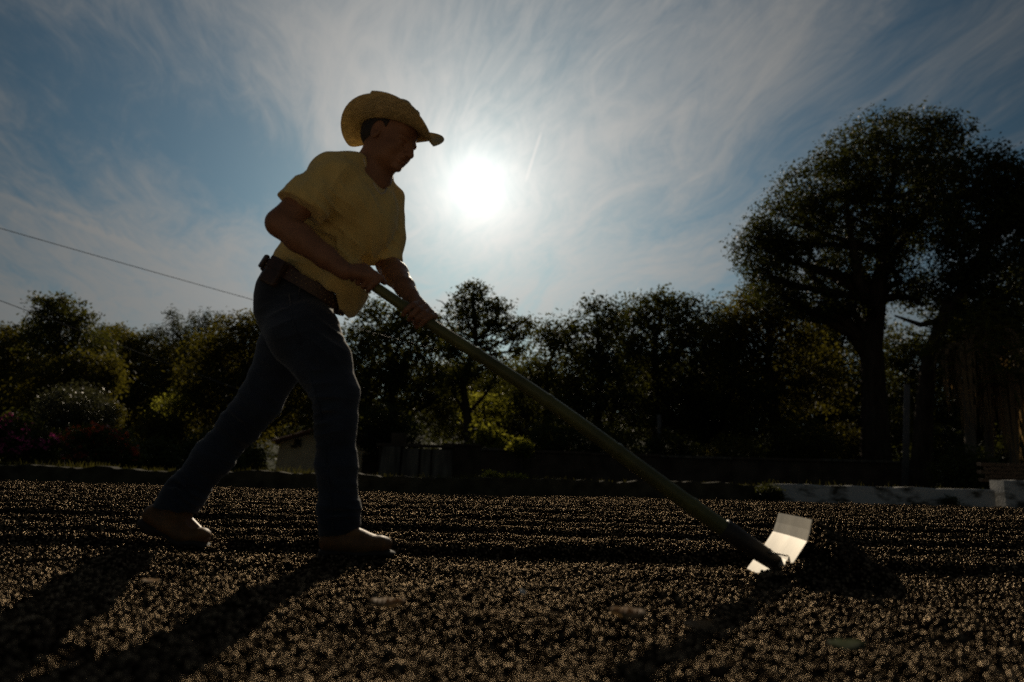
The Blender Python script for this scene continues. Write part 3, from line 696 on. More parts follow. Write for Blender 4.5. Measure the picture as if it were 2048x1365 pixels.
# ---- straw hat: curled brim, creased crown
def hat():
    nA, rad = 96, np.concatenate([np.linspace(0, .55, 9), np.linspace(.60, 1.0, 5), np.linspace(1.06, 2.02, 61)])
    vs = []
    for r in rad:
        for k in range(nA):
            a = 2 * math.pi * k / nA; cf, sf = math.cos(a), math.sin(a)
            if r <= 1.0:                                   # crown
                x, y = .106 * r * cf, .090 * r * sf
                top = .078 + .020 * cf
                z = top if r < .80 else top * (1 - ((r - .80) / .20) ** 2.4)
                z -= .030 * math.exp(-(y / .028) ** 2) * (1 if r < .8 else (1 - r) / .2) * (1 if abs(x) < .09 else .6)      # centre crease
                sq = 1 - .10 * max(0, z / .11); x *= sq; y *= sq * (1 - .12 * max(0, cf) * z / .11)
            else:                                          # brim
                t = (r - 1.0) / 1.02
                wf = .094 if cf > 0 else .084
                sd_ = abs(sf) ** (1.5 if cf < 0 else 1.05)
                ext = wf * t * (1 - .24 * sd_)
                curl = sd_ * (.85 * t ** 1.3)             # sides rolled up
                ang = curl - (1 - sd_) * (.50 + .15 * t) * (1 if cf > 0 else 1.25)
                x, y = .106 * cf, .090 * sf
                out = ext * math.cos(ang * .80); up = ext * math.sin(ang)
                x += out * cf; y += out * sf; z = up + .012 * sd_ * t + .0011 * math.sin(t * 62)
            vs.append((x, y, z))
    nR = len(rad); fs = []
    for i in range(nR - 1):
        for k in range(nA):
            k2 = (k + 1) % nA; fs.append((i * nA + k, i * nA + k2, (i + 1) * nA + k2, (i + 1) * nA + k))
    return np.array(vs), np.array(fs)
hv, hfc = hat()
HATC = hp(.002, .052)
tl = math.radians(14); hxf = (hf * math.cos(tl) + hu * math.sin(tl)); hxu = (hu * math.cos(tl) - hf * math.sin(tl))
HK = 0.985
wv = np.array([tuple(HATC + (hxf * p[0] + hs * p[1] + hxu * p[2]) * HK) for p in hv])
hat_o = link('straw_hat', mesh_np('straw_hat', wv, hfc), MT['straw'], man, True)
sm_ = hat_o.modifiers.new('solid', 'SOLIDIFY'); sm_.thickness = .0035
bd = MB()
band = []
for dz, g_ in ((.002, .0018), (.026, .0010)):
    for k in range(64):
        a = 2 * math.pi * k / 64; p = ((.106 + g_) * math.cos(a), (.090 + g_) * math.sin(a), dz); band.append(HATC + (hxf * p[0] + hs * p[1] + hxu * p[2]) * HK)
bd.poly(band, [(k, (k + 1) % 64, 64 + (k + 1) % 64, 64 + k) for k in range(64)])
bd.build('hat_band', MT['leather'], hat_o, True)

# ------------------------------------------------------------------ the scraper
tool = empty('coffee_scraper', tuple(Vector((BLC.x, BLC.y, 0.0))))
tag(tool, 'long bamboo-handled scraper with bent sheet-metal blade pushing a heap of coffee', 'scraper')
pts, rr = [], []
Lp = (POLE_B - POLE_A).length; nseg = 200
nodes_ = [0.19, .47, .74, 1.0, 1.27, 1.52]
for i in range(nseg + 1):
    t = i / nseg; dd = t * Lp
    p = POLE_A.lerp(POLE_B, t) + Vector((0, 0, .012 * math.sin(t * math.pi) )) - Vector((0, 0, .004 * math.sin(t * 9)))
    r = PR + .0095 * t + sum(.0030 * math.exp(-((dd - q) / .007) ** 2) for q in nodes_)
    pts.append(p); rr.append(r)
MB().tube(pts, rr, 20).build('handle', MT['bamboo'], tool, True)
MB().tube([POLE_B - pole_d * .055, POLE_B - pole_d * .05, POLE_B + pole_d * .02, SOCK_B - pole_d * .004, SOCK_B], [.0285, .030, .030, .0245, .023], 20).build('socket', MT['iron'], tool, True)
# blade: two plates meeting at a bend, running away from the camera
wide = (BL_NEAR - BL_FAR)
ext = .06
topF, topN = BL_FAR - wide * ext, BL_NEAR + wide * ext * .2
bendF, bendN = P(1546, 1063, topF.y), P(1614, 1083, topN.y)
low = Vector((-.030, 0, -.135)) * 1.0
lowF, lowN = bendF + Vector((-.092, .0, -.120)), bendN + Vector((-.092, .0, -.120))
bl = MB(); th = .0028
rows = [(topF, topN), (topF.lerp(bendF, .5) + Vector((.001, 0, 0)), topN.lerp(bendN, .5) + Vector((.001, 0, 0))), (bendF, bendN), (bendF.lerp(lowF, .5) + Vector((.003, 0, 0)), bendN.lerp(lowN, .5) + Vector((.003, 0, 0))), (lowF, lowN)]
nc = 7
for side_ in (0, 1):
    for a, c in rows:
        for k in range(nc): bl.v.append(tuple(a.lerp(c, k / (nc - 1)) + Vector((th * side_, 0, 0)) + Vector((.006 * math.sin(math.pi * k / (nc - 1)), 0, 0))))
nr = len(rows)
for i in range(nr - 1):
    for k in range(nc - 1):
        q = i * nc + k; bl.f.append((q, q + 1, q + nc + 1, q + nc)); o = nr * nc; bl.f.append((o + q, o + q + nc, o + q + nc + 1, o + q + 1))
o = nr * nc
for k in range(nc - 1): bl.f.append((k, o + k, o + k + 1, k + 1)); q = (nr - 1) * nc + k; bl.f.append((q, q + 1, o + q + 1, o + q))
for i in range(nr - 1): bl.f.append((i * nc, (i + 1) * nc, o + (i + 1) * nc, o + i * nc)); q = i * nc + nc - 1; bl.f.append((q, o + q, o + q + nc, q + nc))
bl.build('blade', MT['steel'], tool)
for e in (.20, .80):
    a = SOCK_B - pole_d * .055 + Vector((0, 0, .010)); c = bendF.lerp(bendN, e).lerp(lowF.lerp(lowN, e), .40) + Vector((-.002, 0, 0))
    d_ = (c - a).normalized(); up_ = d_.cross(Vector((0, 1, 0))).normalized()
    Rm = Matrix((d_, up_.cross(d_), up_)).transposed()
    MB().box((a + c) / 2, ((c - a).length, .016, .004), Rm).build('brace', MT['steel'], tool)

# ------------------------------------------------------------------ buildings, walls, kerbs
def span(a, b, depth, name, mt_, parent, zlo, zhi, bev=.01):          # upright wall piece between two points on the ground
    a, b = Vector((a[0], a[1], 0)), Vector((b[0], b[1], 0)); d = (b - a); c = (a + b) / 2 + Vector((0, 0, (zlo + zhi) / 2))
    R = Matrix.Rotation(math.atan2(d.y, d.x), 3, 'Z')
    return MB().box(c, (d.length, depth, zhi - zlo), R).build(name, mt_, parent, bevel=bev)
def zpx(px, py, Y): return P(px, py, Y).z
# kerb round the patio: dark unpainted stretch, whitewashed stretch, taller corner block
KY = 10.55
kx0, kx1, kx2 = P(1545, 1000, KY).x, P(1984, 1000, KY).x, P(2500, 1000, KY).x
kt = zpx(1760, 974, KY)
def rough_kerb(name, x0, x1, y, depth, zlo, zhi, mt_, seed, wob):
    xs = np.arange(x0, x1 + .001, .07); n_ = len(xs); vs = []
    for i, x in enumerate(xs):
        top = zhi + wob * (vnoise(np.array([x * 3.1]), np.array([seed * 1.0]), 12)[0] - .5) + wob * .5 * (vnoise(np.array([x * 11]), np.array([seed + 4.0]), 13)[0] - .5)
        fy = .012 * (vnoise(np.array([x * 4.0]), np.array([seed + 7.0]), 14)[0] - .5)
        vs += [(x, y - depth / 2 + fy, zlo), (x, y - depth / 2 + fy, top - .012), (x, y - depth / 2 + .012 + fy, top), (x, y + depth / 2, top), (x, y + depth / 2, zlo)]
    fs = [(5 * i + j, 5 * i + 5 + j, 5 * i + 6 + j, 5 * i + 1 + j) for i in range(n_ - 1) for j in range(4)]
    m_ = MB().poly(vs, fs); m_.f += [(0, 1, 2, 3, 4), tuple(5 * (n_ - 1) + j for j in (4, 3, 2, 1, 0))]
    return m_.build(name, mt_)
k_ = rough_kerb('kerb', -19, kx0 - .02, KY, .24, -.2, kt - .02, MT['moss'], 1, .05)
tag(k_, 'dark mossy unpainted kerb along the far left edge of the patio', 'kerb')
k_ = rough_kerb('whitewashed_kerb', kx0, kx1, KY - .01, .22, -.2, kt, MT['whitewash'], 2, .015)
tag(k_, 'low whitewashed kerb with dark stains along the far right edge', 'kerb')
k_ = rough_kerb('corner_wall', kx1 + .01, kx2, KY - .12, .30, -.2, zpx(2020, 962, KY), MT['whitewash'], 3, .02)
tag(k_, 'taller whitewashed wall block at the right-hand corner of the patio', 'wall')
# brick stack behind the corner
bs_ = empty('brick_stack', tuple(P(2030, 965, 11.6))); tag(bs_, 'small stack of grey bricks behind the right-hand corner wall', 'bricks')
c0_ = P(2030, 962, 11.6); bw = .24
bme = None
for r_ in range(5):
    for k in range(5):
        if bme is None:
            bo = MB().box((0, 0, 0), (.22, .11, .058)).build('brick', MT['darkwall'], None, bevel=.005); bme = bo.data
        else:
            bo = bpy.data.objects.new('brick', bme); COL.objects.link(bo)
        bo.parent = bs_; bo.location = ((k - 2) * .232 + (.116 if r_ % 2 else 0), random.uniform(-.012, .012), r_ * .064 + .03)
        bo.rotation_euler.z = random.uniform(-.04, .04)
bs_.location.z = zpx(2030, 962, 11.6) - .03

# retaining wall in the middle distance, with its coping and panels
WY = 21.0
def pxx(px, Y): return P(px, 940, Y).x
rw = empty('retaining_wall', (pxx(1200, WY), WY, -.1)); tag(rw, 'long dark stained retaining wall under the trees behind the patio', 'wall')
segs = [(885, 960, 893), (960, 1060, 903), (1060, 1180, 908), (1180, 1320, 913), (1320, 1460, 918), (1460, 1640, 922), (1640, 1830, 926)]
for a, c, t_ in segs:
    z_ = zpx((a + c) / 2, t_, WY)
    span((pxx(a, WY) + .002, WY), (pxx(c, WY) - .002, WY), .28, 'panel', MT['darkwall'], rw, -.2, z_, .015)
    span((pxx(a, WY) - .0, WY - .02), (pxx(c, WY) - .006, WY - .02), .40, 'coping', MT['concrete'] if random.random() < .3 else MT['darkwall'], rw, z_ + .004, z_ + .075, .012)
# concrete piers: a battered pale wall end with buttresses
pr = empty('concrete_pier_wall', (pxx(830, 20.4), 20.4, -.1)); tag(pr, 'weathered pale concrete wall with buttress piers right of the small house', 'wall')
for a, c, t_, b_ in ((762, 801, 893, 6), (804, 838, 897, 2), (841, 862, 899, 0), (864, 905, 900, 0)):
    z_ = zpx(a, t_, 20.4); x0, x1 = pxx(a, 20.4), pxx(c, 20.4); bt_ = b_ * mpp(20.4)
    MB().poly([(x0 - bt_, 20.2, -.2), (x1, 20.2, -.2), (x1, 20.5, -.2), (x0 - bt_, 20.5, -.2), (x0 + bt_ * .4, 20.3, z_), (x1 - .02, 20.3, z_), (x1 - .02, 20.5, z_), (x0 + bt_ * .4, 20.5, z_)],
              [(0, 1, 5, 4), (1, 2, 6, 5), (2, 3, 7, 6), (3, 0, 4, 7), (4, 5, 6, 7), (3, 2, 1, 0)]).build('pier', MT['concrete'], pr, bevel=.02)
span((pxx(756, 20.55), 20.62), (pxx(905, 20.55), 20.62), .18, 'back_panel', MT['darkwall'], pr, -.2, zpx(830, 897, 20.5), .015)
span((pxx(752, 20.55), 20.60), (pxx(905, 20.55), 20.60), .50, 'coping', MT['darkwall'], pr, zpx(830, 895, 20.5) + .004, zpx(830, 889, 20.5), .012)
MB().box(P(798, 878, 20.6), (.42, .3, .32)).build('chimney_block', MT['darkwall'], pr, bevel=.02)

# the small cream house with a clay-tile roof
HY = 26.0
hx0, hx1 = pxx(554, HY), pxx(734, HY); ze = zpx(560, 884, HY); zr = zpx(644, 858, HY); xm_ = (hx0 + hx1) / 2; hd_ = 3.2
house = empty('small_house', (xm_, HY, 0)); tag(house, 'small cream plastered house with clay-tile gable roof behind the man', 'house')
bt_ = .14
wl = MB().poly([(hx0 - bt_, HY, -.2), (hx1 + bt_, HY, -.2), (hx1, HY + .06, ze), (xm_, HY + .06, zr - .05), (hx0, HY + .06, ze),
                (hx0 - bt_, HY + hd_, -.2), (hx1 + bt_, HY + hd_, -.2), (hx1, HY + hd_ - .06, ze), (xm_, HY + hd_ - .06, zr - .05), (hx0, HY + hd_ - .06, ze)],
               [(0, 1, 2, 3, 4), (9, 8, 7, 6, 5), (0, 4, 9, 5), (1, 6, 7, 2), (2, 7, 8, 3), (3, 8, 9, 4), (0, 5, 6, 1)])
wl.build('wall', MT['cream'], house)
wcen = P(596, 885, HY - .02)
wn_ = MB().box(wcen + Vector((0, .05, 0)), (.20, .10, .20)).build('window', MT['dark'], house)
for dx_, dz_, sx, sz in ((-.11, 0, .025, .245), (.11, 0, .025, .245), (0, .11, .195, .025), (0, -.11, .195, .025)):
    MB().box(wcen + Vector((dx_, -.005, dz_)), (sx, .05, sz)).build('frame', MT['concrete'], wn_)
MB().box(wcen + Vector((0, .0, -.135)), (.28, .07, .024)).build('sill', MT['concrete'], wn_)
def tiled_roof(parent, x0, xr, x1, y0, y1, z0, zr_, z1, over=.22):
    for (xa, za, xb, zb) in ((x0, z0, xr, zr_), (x1, z1, xr, zr_)):
        d_ = Vector((xb - xa, 0, zb - za)); ln = d_.length; d_.normalize(); a = Vector((xa, 0, za)) - d_ * over; nn = Vector((-d_.z, 0, d_.x)); nn = nn if nn.z > 0 else -nn
        rf = MB().poly([a + Vector((0, y0 - over, 0)), a + Vector((0, y1 + over, 0)), Vector((xb, y1 + over, zb)), Vector((xb, y0 - over, zb))] +
                       [q + nn * .06 for q in (a + Vector((0, y0 - over, 0)), a + Vector((0, y1 + over, 0)), Vector((xb, y1 + over, zb)), Vector((xb, y0 - over, zb)))],
                       [(0, 1, 2, 3), (7, 6, 5, 4), (0, 4, 5, 1), (1, 5, 6, 2), (2, 6, 7, 3), (3, 7, 4, 0)]).build('roof', MT['tile'], parent)
        t_ = MB(); w = .21; y = y0 - over + w / 2
        while y < y1 + over:
            s0 = 0.0
            while s0 < ln + over - .02:
                s1 = min(s0 + .42, ln + over + .02); p0 = a + d_ * s0 + Vector((0, y, 0)) + nn * .075; p1 = a + d_ * s1 + Vector((0, y, 0)) + nn * .060
                for q, r_ in ((p0, .085), (p1, .07)):
                    for k in range(5):
                        g_ = math.pi * k / 4; t_.v.append(tuple(q + Vector((0, math.cos(g_) * r_ * 1.1, 0)) + nn * (math.sin(g_) * r_)))
                b_ = len(t_.v) - 10; t_.f += [(b_ + k, b_ + k + 1, b_ + 6 + k, b_ + 5 + k) for k in range(4)] + [tuple(b_ + k for k in range(5))]
                s0 += .36
            y += w
        o_ = t_.build('tile_rows', MT['tile'], rf); o_['kind'] = 'stuff'
    MB().tube([(xr, y0 - over - .03, zr_ + .05), (xr, y1 + over, zr_ + .05)], .10, 10).build('ridge', MT['tile'], parent)
tiled_roof(house, hx0, xm_, hx1, HY, HY + hd_, ze - .02, zr, ze - .02)
MB().box((hx0 + .55, HY - .06, ze - .16), (.10, .26, .09)).build('rafter_end', MT['bark'], house)
# low outbuilding whose tiled roof shows behind the flowers on the left
oy = 19.0; ox0, ox1 = pxx(-60, oy), pxx(135, oy); oz = zpx(60, 862, oy)
ob = empty('outbuilding', ((ox0 + ox1) / 2, oy, 0)); tag(ob, 'low outbuilding with ribbed tile roof behind the pink flowers at far left', 'shed')
MB().box(((ox0 + ox1) / 2, oy + 1.6, (oz - .75) / 2 - .1), (ox1 - ox0 - .3, 2.4, oz - .55)).build('wall', MT['darkwall'], ob)
t_ = MB(); nn_ = 17
for k in range(nn_):
    x = ox0 + (ox1 - ox0) * (k + .5) / nn_
    t_.tube([(x, oy - .1, oz - .62), (x, oy + 1.6, oz)], .085, 8)
rf = MB().poly([(ox0, oy - .1, oz - .68), (ox1, oy - .1, oz - .68), (ox1, oy + 1.6, oz - .06), (ox0, oy + 1.6, oz - .06), (ox0, oy - .1, oz - .62), (ox1, oy - .1, oz - .62), (ox1, oy + 1.6, oz), (ox0, oy + 1.6, oz)],
               [(0, 3, 2, 1), (4, 5, 6, 7), (0, 1, 5, 4), (2, 3, 7, 6), (0, 4, 7, 3), (1, 2, 6, 5)]).build('roof', MT['tile'], ob)
o_ = t_.build('tile_rows', MT['tile'], rf); o_['kind'] = 'stuff'
# dark roof end beside the man's front leg
sy = 24.0
sb_ = empty('lean_to', (pxx(740, sy), sy, 0)); tag(sb_, 'brown lean-to shed joined to the right of the small house', 'shed')
sx0, sx1 = pxx(722, sy), pxx(756, sy); z1_ = zpx(740, 905, sy)
MB().box(((sx0 + sx1) / 2, sy + .8, z1_ / 2 - .12), (sx1 - sx0, 1.5, z1_ + .1)).build('wall', MT['darkwall'], sb_)
MB().poly([(sx0 - .3, sy - .15, z1_ + .28), (sx1 + .18, sy - .15, z1_ - .02), (sx1 + .18, sy + 1.8, z1_ - .02), (sx0 - .3, sy + 1.8, z1_ + .28), (sx0 - .3, sy - .15, z1_ + .36), (sx1 + .18, sy - .15, z1_ + .06), (sx1 + .18, sy + 1.8, z1_ + .06), (sx0 - .3, sy + 1.8, z1_ + .36)],
          [(0, 3, 2, 1), (4, 5, 6, 7), (0, 1, 5, 4), (2, 3, 7, 6), (0, 4, 7, 3), (1, 2, 6, 5)]).build('roof', MT['tile'], sb_)
# posts
po = MB().tube([(P(1806, 968, 17.0).x, 17.0, -.2), tuple(P(1814, 770, 17.0))], [.085, .07], 12).build('fence_post', MT['post'], None, True)
tag(po, 'slim grey concrete post standing right of the big tree trunk', 'post')
po = MB().tube([(P(1320, 940, 24.0).x, 24.0, -.2), tuple(P(1318, 830, 24.0))], [.09, .07], 12).build('timber_post', MT['post'], None, True)
tag(po, 'pale leaning post among dark shrubs at mid picture', 'post')
# overhead wires, sagging between a pole off to the left and one lost among the trees
def wire(p, q, sag, label, r=.0085):
    pts = [p.lerp(q, t) - Vector((0, 0, sag * 4 * t * (1 - t))) for t in np.linspace(0, 1, 40)]
    tag(MB().tube(pts, r, 6).build('overhead_wire', MT['wire'], None, True), label, 'wire', 'overhead wires')
wire(P(-420, 335, 13.0), P(1075, 752, 27.0), .10, 'upper overhead wire crossing the sky left of the man')
wire(P(-420, 442, 13.0), P(1075, 1000 - 8, 27.0), .10, 'lower overhead wire dropping behind the trees at left')

# ------------------------------------------------------------------ vegetation
def leaf_quads(pts, size, up=.35, aspect=.45, droop=.3):               # one folded leaf blade for each point
    n_ = len(pts); d = RNG.normal(size=(n_, 3)); d[:, 2] = d[:, 2] * .7 - droop; d /= np.linalg.norm(d, axis=1)[:, None]
    w = RNG.normal(size=(n_, 3)); w -= d * (w * d).sum(1)[:, None]; w /= np.linalg.norm(w, axis=1)[:, None]
    s_ = size * RNG.uniform(.6, 1.35, n_)[:, None]
    a = pts; b_ = pts + d * s_ * .45 + w * s_ * aspect * .5; c = pts + d * s_; e = pts + d * s_ * .45 - w * s_ * aspect * .5
    v_ = np.stack([a, b_, c, e], 1).reshape(-1, 3); f = np.arange(4 * n_).reshape(-1, 4)
    return v_, f
def in_ell(n_, shell=.45):
    d = RNG.normal(size=(n_, 3)); d /= np.linalg.norm(d, axis=1)[:, None]
    r = (shell ** 3 + (1 - shell ** 3) * RNG.random(n_)) ** (1 / 3); return d * r[:, None]
ALL = []
def grow(name, label, cat, base, Y, blobs, leaf, clumps, per, mt_, trunk_r=.16, group=None, bark='bark', spread=.34, shell=.5, depth=1.0, stem=None, twigs=True, aspect=.45, droop=.3, extra=None):
    """blobs: (px, py, rx, ry[, dY]) lobes of the crown in photo pixels at distance Y; clumps per unit lobe, leaves per clump"""
    bx = pxx(base, Y); root = empty(name, (bx, Y, -.12)); tag(root, label, cat, group)
    cl = []; cent = []
    m_ = mpp(Y) * 1.03
    for bl_ in blobs:
        px, py, rx, ry = bl_[:4]; dY = bl_[4] if len(bl_) > 4 else RNG.uniform(-.5, .5) * rx * m_
        c = P(px, py, Y + dY); k = m_ * (Y + dY) / Y
        n_ = max(4, int(clumps * (rx * ry) / 3600.0)); R_ = np.array((rx * k, (rx + ry) / 2 * k * depth, ry * k))
        e = in_ell(n_, shell); bump = 1 + .22 * np.sin(e[:, :1] * 5 + c.x) * np.cos(e[:, 2:] * 4 + c.z)
        cl.append(np.array(c) + e * R_ * bump); cent.append((c, R_))
    cl = np.concatenate(cl); cl = cl[cl[:, 2] > .05]
    reps = RNG.poisson(per, len(cl)) + 2
    pts = np.repeat(cl, reps, 0) + np.clip(RNG.normal(size=(reps.sum(), 3)), -1.5, 1.5) * spread * np.array((1, 1, .6)) * RNG.uniform(.5, 1.3, (len(cl), 1)).repeat(reps, 0)
    v_, f = leaf_quads(pts, leaf, aspect=aspect, droop=droop)
    crown = link('crown', mesh_np('crown', v_, f), mt_, root)
    t_ = MB(); top = max((c for c, _ in cent), key=lambda c: c.z)
    if stem: line = [(P(*s_[:2], Y) if len(s_) < 4 else P(s_[0], s_[1], Y + s_[3])) for s_ in stem]; rad = [s_[2] for s_ in stem]; line = [Vector((line[0].x, line[0].y, -.15))] + line; rad = [rad[0] * 1.25] + rad
    else:
        mid = Vector((np.mean([c.x for c, _ in cent]), Y, np.mean([c.z for c, _ in cent])))
        line = [Vector((bx, Y, -.15)), Vector((bx, Y, 0)).lerp(mid, .35) + Vector((RNG.uniform(-.2, .2), 0, 0)), Vector((bx, Y, 0)).lerp(mid, .72), mid, mid.lerp(top, .8)]
        rad = [trunk_r * 1.2, trunk_r, trunk_r * .8, trunk_r * .6, trunk_r * .2]
    t_.tube(line, rad, 9)
    for c, R_ in cent:                                                  # a limb to each lobe, twigs to some clumps
        z_t = c.z - .55 * R_[2] - .5
        st_ = min(range(1, len(line)), key=lambda i: abs(line[i].z - z_t) + .3 * (line[i] - c).length); s0 = line[st_]; r0 = rad[st_] * .6
        q = s0.lerp(c, .5) + Vector((RNG.uniform(-.15, .15), 0, RNG.uniform(-.1, .25))) * R_[0]
        t_.tube([s0, q, c, c + Vector((RNG.uniform(-.3, .3), 0, .6)) * R_[2]], [r0, r0 * .7, r0 * .45, r0 * .12], 6)
        if twigs:
            near = cl[np.argsort(((cl - np.array(c)) ** 2).sum(1))]
            for w in near[RNG.integers(0, min(len(near), 60), 7)]:
                w = Vector(w); h_ = c.lerp(w, .5) + Vector((0, 0, RNG.uniform(-.1, .2))) * R_[0]
                t_.tube([c.lerp(s0, .25), h_, w], [r0 * .3, r0 * .18, .008], 5)
    if extra: extra(t_)
    t_.build('trunk', MT[bark], root, True)
    return root
# the great tree at the right
grow('shade_tree', 'huge dark round-crowned tree towering at the right', 'tree', 1745, 24.0,
     [(1800, 285, 105, 62), (1720, 320, 80, 62), (1655, 385, 88, 72), (1870, 300, 62, 70), (1590, 450, 76, 66), (1530, 500, 55, 50), (1690, 430, 100, 70), (1800, 390, 90, 70), (1620, 530, 95, 60), (1540, 560, 50, 42), (1720, 530, 80, 55), (1860, 430, 70, 70), (1780, 480, 70, 50), (1520, 480, 40, 40), (1880, 370, 50, 60), (1800, 560, 55, 36), (1840, 600, 46, 32), (1700, 615, 60, 34), (1640, 610, 60, 30), (1570, 600, 44, 28)],
     .145, 205, 14, MT['leaf_dark'], spread=.30, shell=.62,
     stem=[(1752, 930, .52), (1748, 800, .42), (1742, 690, .38), (1755, 600, .30), (1768, 500, .22), (1780, 400, .15), (1795, 300, .06)],
     extra=lambda t_: (t_.tube([P(1742, 720, 24), P(1690, 640, 24.2), P(1640, 570, 24.2), P(1580, 500, 24)], [.30, .24, .16, .05], 8),
                       t_.tube([P(1745, 640, 24), P(1718, 560, 23.6), P(1700, 460, 23.6), P(1690, 380, 23.8)], [.24, .19, .12, .04], 8),
                       t_.tube([P(1760, 560, 24), P(1800, 490, 24.4), P(1850, 420, 24.4), P(1880, 340, 24.4)], [.20, .15, .10, .03], 8)))
grow('shade_tree', 'dark spreading tree cut by the right edge, behind the huge tree', 'tree', 1846, 20.5,
     [(1960, 345, 60, 55), (2010, 370, 60, 60), (1950, 430, 70, 62), (2040, 450, 70, 70), (1930, 520, 60, 50), (2010, 560, 80, 62), (2080, 400, 70, 80), (2100, 560, 80, 80), (1960, 630, 70, 45), (2050, 660, 80, 60), (2140, 480, 80, 80), (1900, 580, 44, 36), (1910, 470, 40, 44)],
     .14, 200, 14, MT['leaf_dark'], spread=.28, shell=.58,
     stem=[(1842, 940, .30), (1848, 820, .25), (1858, 720, .22), (1885, 640, .19), (1930, 570, .15), (1975, 480, .10), (2000, 390, .04)],
     extra=lambda t_: (t_.tube([P(1885, 640, 20.5), P(1840, 650, 20.4), P(1790, 632, 20.3)], [.12, .08, .03], 7), t_.tube([P(1930, 570, 20.5), P(1990, 470, 20.6), P(2048, 450, 20.6)], [.10, .08, .03], 7)))
LINE = 'trees along the far side of the patio'
grow('broadleaf_tree', 'olive-lit tree tucked under the left side of the huge tree', 'tree', 1560, 27.0,
     [(1490, 625, 48, 45), (1545, 610, 52, 42), (1455, 680, 50, 52), (1590, 650, 60, 55), (1510, 700, 70, 60), (1580, 740, 70, 60), (1470, 770, 60, 60), (1540, 820, 70, 60), (1630, 760, 60, 70)], .17, 190, 14, MT['leaf_warm'], .22, LINE, spread=.32)
grow('broadleaf_tree', 'dense dark tree left of the olive-lit one, with a level top', 'tree', 1400, 30.0,
     [(1415, 640, 48, 42), (1370, 650, 40, 42), (1440, 700, 50, 50), (1380, 720, 70, 60), (1430, 780, 70, 60), (1370, 820, 70, 60), (1450, 850, 60, 50)], .18, 200, 14, MT['leaf_dark'], .20, LINE, spread=.34)
grow('broadleaf_tree', 'three-lobed tree that tops the middle tree line', 'tree', 1310, 31.0,
     [(1290, 622, 38, 36), (1325, 612, 34, 28), (1360, 618, 28, 30), (1260, 665, 44, 44), (1310, 680, 70, 56), (1290, 760, 70, 64), (1340, 800, 60, 60)], .19, 190, 14, MT['leaf_mid'], .20, LINE, spread=.34)
grow('broadleaf_tree', 'rounded tree with a spiky top, right of the sparse tree', 'tree', 1195, 29.0,
     [(1192, 632, 36, 36), (1225, 645, 28, 34), (1175, 690, 50, 50), (1230, 710, 50, 55), (1195, 770, 70, 64), (1150, 790, 46, 56), (1230, 830, 60, 56)], .18, 190, 14, MT['leaf_dark'], .20, LINE, spread=.32)
grow('broadleaf_tree', 'low bushy tree just right of the gap of bright sky', 'tree', 1100, 28.0,
     [(1090, 668, 34, 30), (1128, 660, 26, 26), (1060, 740, 44, 34), (1120, 720, 44, 50), (1080, 790, 60, 54), (1140, 820, 50, 56), (1030, 800, 44, 50)], .17, 180, 13, MT['leaf_mid'], .18, LINE, spread=.30)
grow('sparse_tree', 'airy tree with thin see-through crown and bare twigs beside the pole', 'tree', 930, 24.0,
     [(945, 590, 34, 26), (925, 620, 34, 26), (975, 618, 24, 20), (955, 650, 34, 22), (990, 645, 18, 18), (1045, 650, 26, 20), (1025, 672, 22, 18), (915, 660, 20, 16), (975, 690, 24, 12), (1040, 700, 18, 14), (925, 690, 36, 22), (1000, 615, 20, 16), (1008, 650, 24, 18), (900, 700, 24, 18), (985, 720, 30, 16), (935, 745, 40, 30), (990, 765, 36, 30), (905, 780, 30, 30)], .14, 270, 12, MT['leaf_mid'], .12, spread=.17, shell=.15,
     stem=[(938, 900, .17), (934, 830, .15), (926, 770, .13), (940, 720, .11), (952, 680, .09), (948, 630, .06), (945, 580, .02)],
     extra=lambda t_: (t_.tube([P(934, 700, 24), P(908, 665, 24), P(893, 640, 24), P(897, 618, 24), P(884, 604, 24), P(872, 600, 24)], [.06, .045, .035, .028, .018, .01], 6),
                       t_.tube([P(893, 640, 24), P(880, 634, 24), P(874, 632, 24)], [.028, .018, .01], 5),
                       t_.tube([P(952, 690, 24), P(985, 680, 24.1), P(1010, 690, 24.1), P(1040, 665, 24.2)], [.06, .045, .035, .015], 6),
                       t_.tube([P(926, 770, 24), P(960, 740, 24.1), P(1005, 730, 24.2), P(1042, 700, 24.2)], [.07, .05, .04, .015], 6)))
grow('broadleaf_tree', 'dense rounded tree behind the man\'s hands', 'tree', 790, 28.0,
     [(750, 628, 32, 26), (790, 640, 34, 28), (835, 648, 44, 26), (720, 675, 34, 34), (870, 680, 44, 42), (780, 700, 66, 50), (720, 740, 44, 50), (840, 760, 66, 60), (770, 790, 66, 60), (880, 790, 44, 60), (700, 800, 44, 56)], .19, 200, 14, MT['leaf_mid'], .2, LINE, spread=.33)
grow('broadleaf_tree', 'bright-fringed leafy tree just left of the man\'s waist', 'tree', 490, 22.0,
     [(500, 655, 34, 34), (460, 672, 34, 34), (525, 690, 34, 40), (420, 700, 34, 34), (480, 720, 56, 50), (410, 750, 46, 46), (450, 790, 60, 54), (530, 770, 50, 56), (400, 820, 46, 50), (490, 840, 60, 50), (590, 730, 50, 60), (640, 720, 44, 56), (600, 800, 56, 56)], .13, 230, 15, MT['leaf_warm'], .16, LINE, spread=.25)
grow('broadleaf_tree', 'feathery flat-topped tree rising at the far left', 'tree', 118, 24.0,
     [(95, 604, 24, 16), (130, 612, 38, 18), (85, 632, 28, 14), (165, 640, 30, 16), (120, 645, 44, 22), (75, 660, 26, 16), (150, 680, 50, 34), (90, 690, 46, 34), (195, 700, 36, 36), (60, 660, 14, 10)], .14, 260, 12, MT['leaf_mid'], .15, LINE, spread=.20, shell=.3)
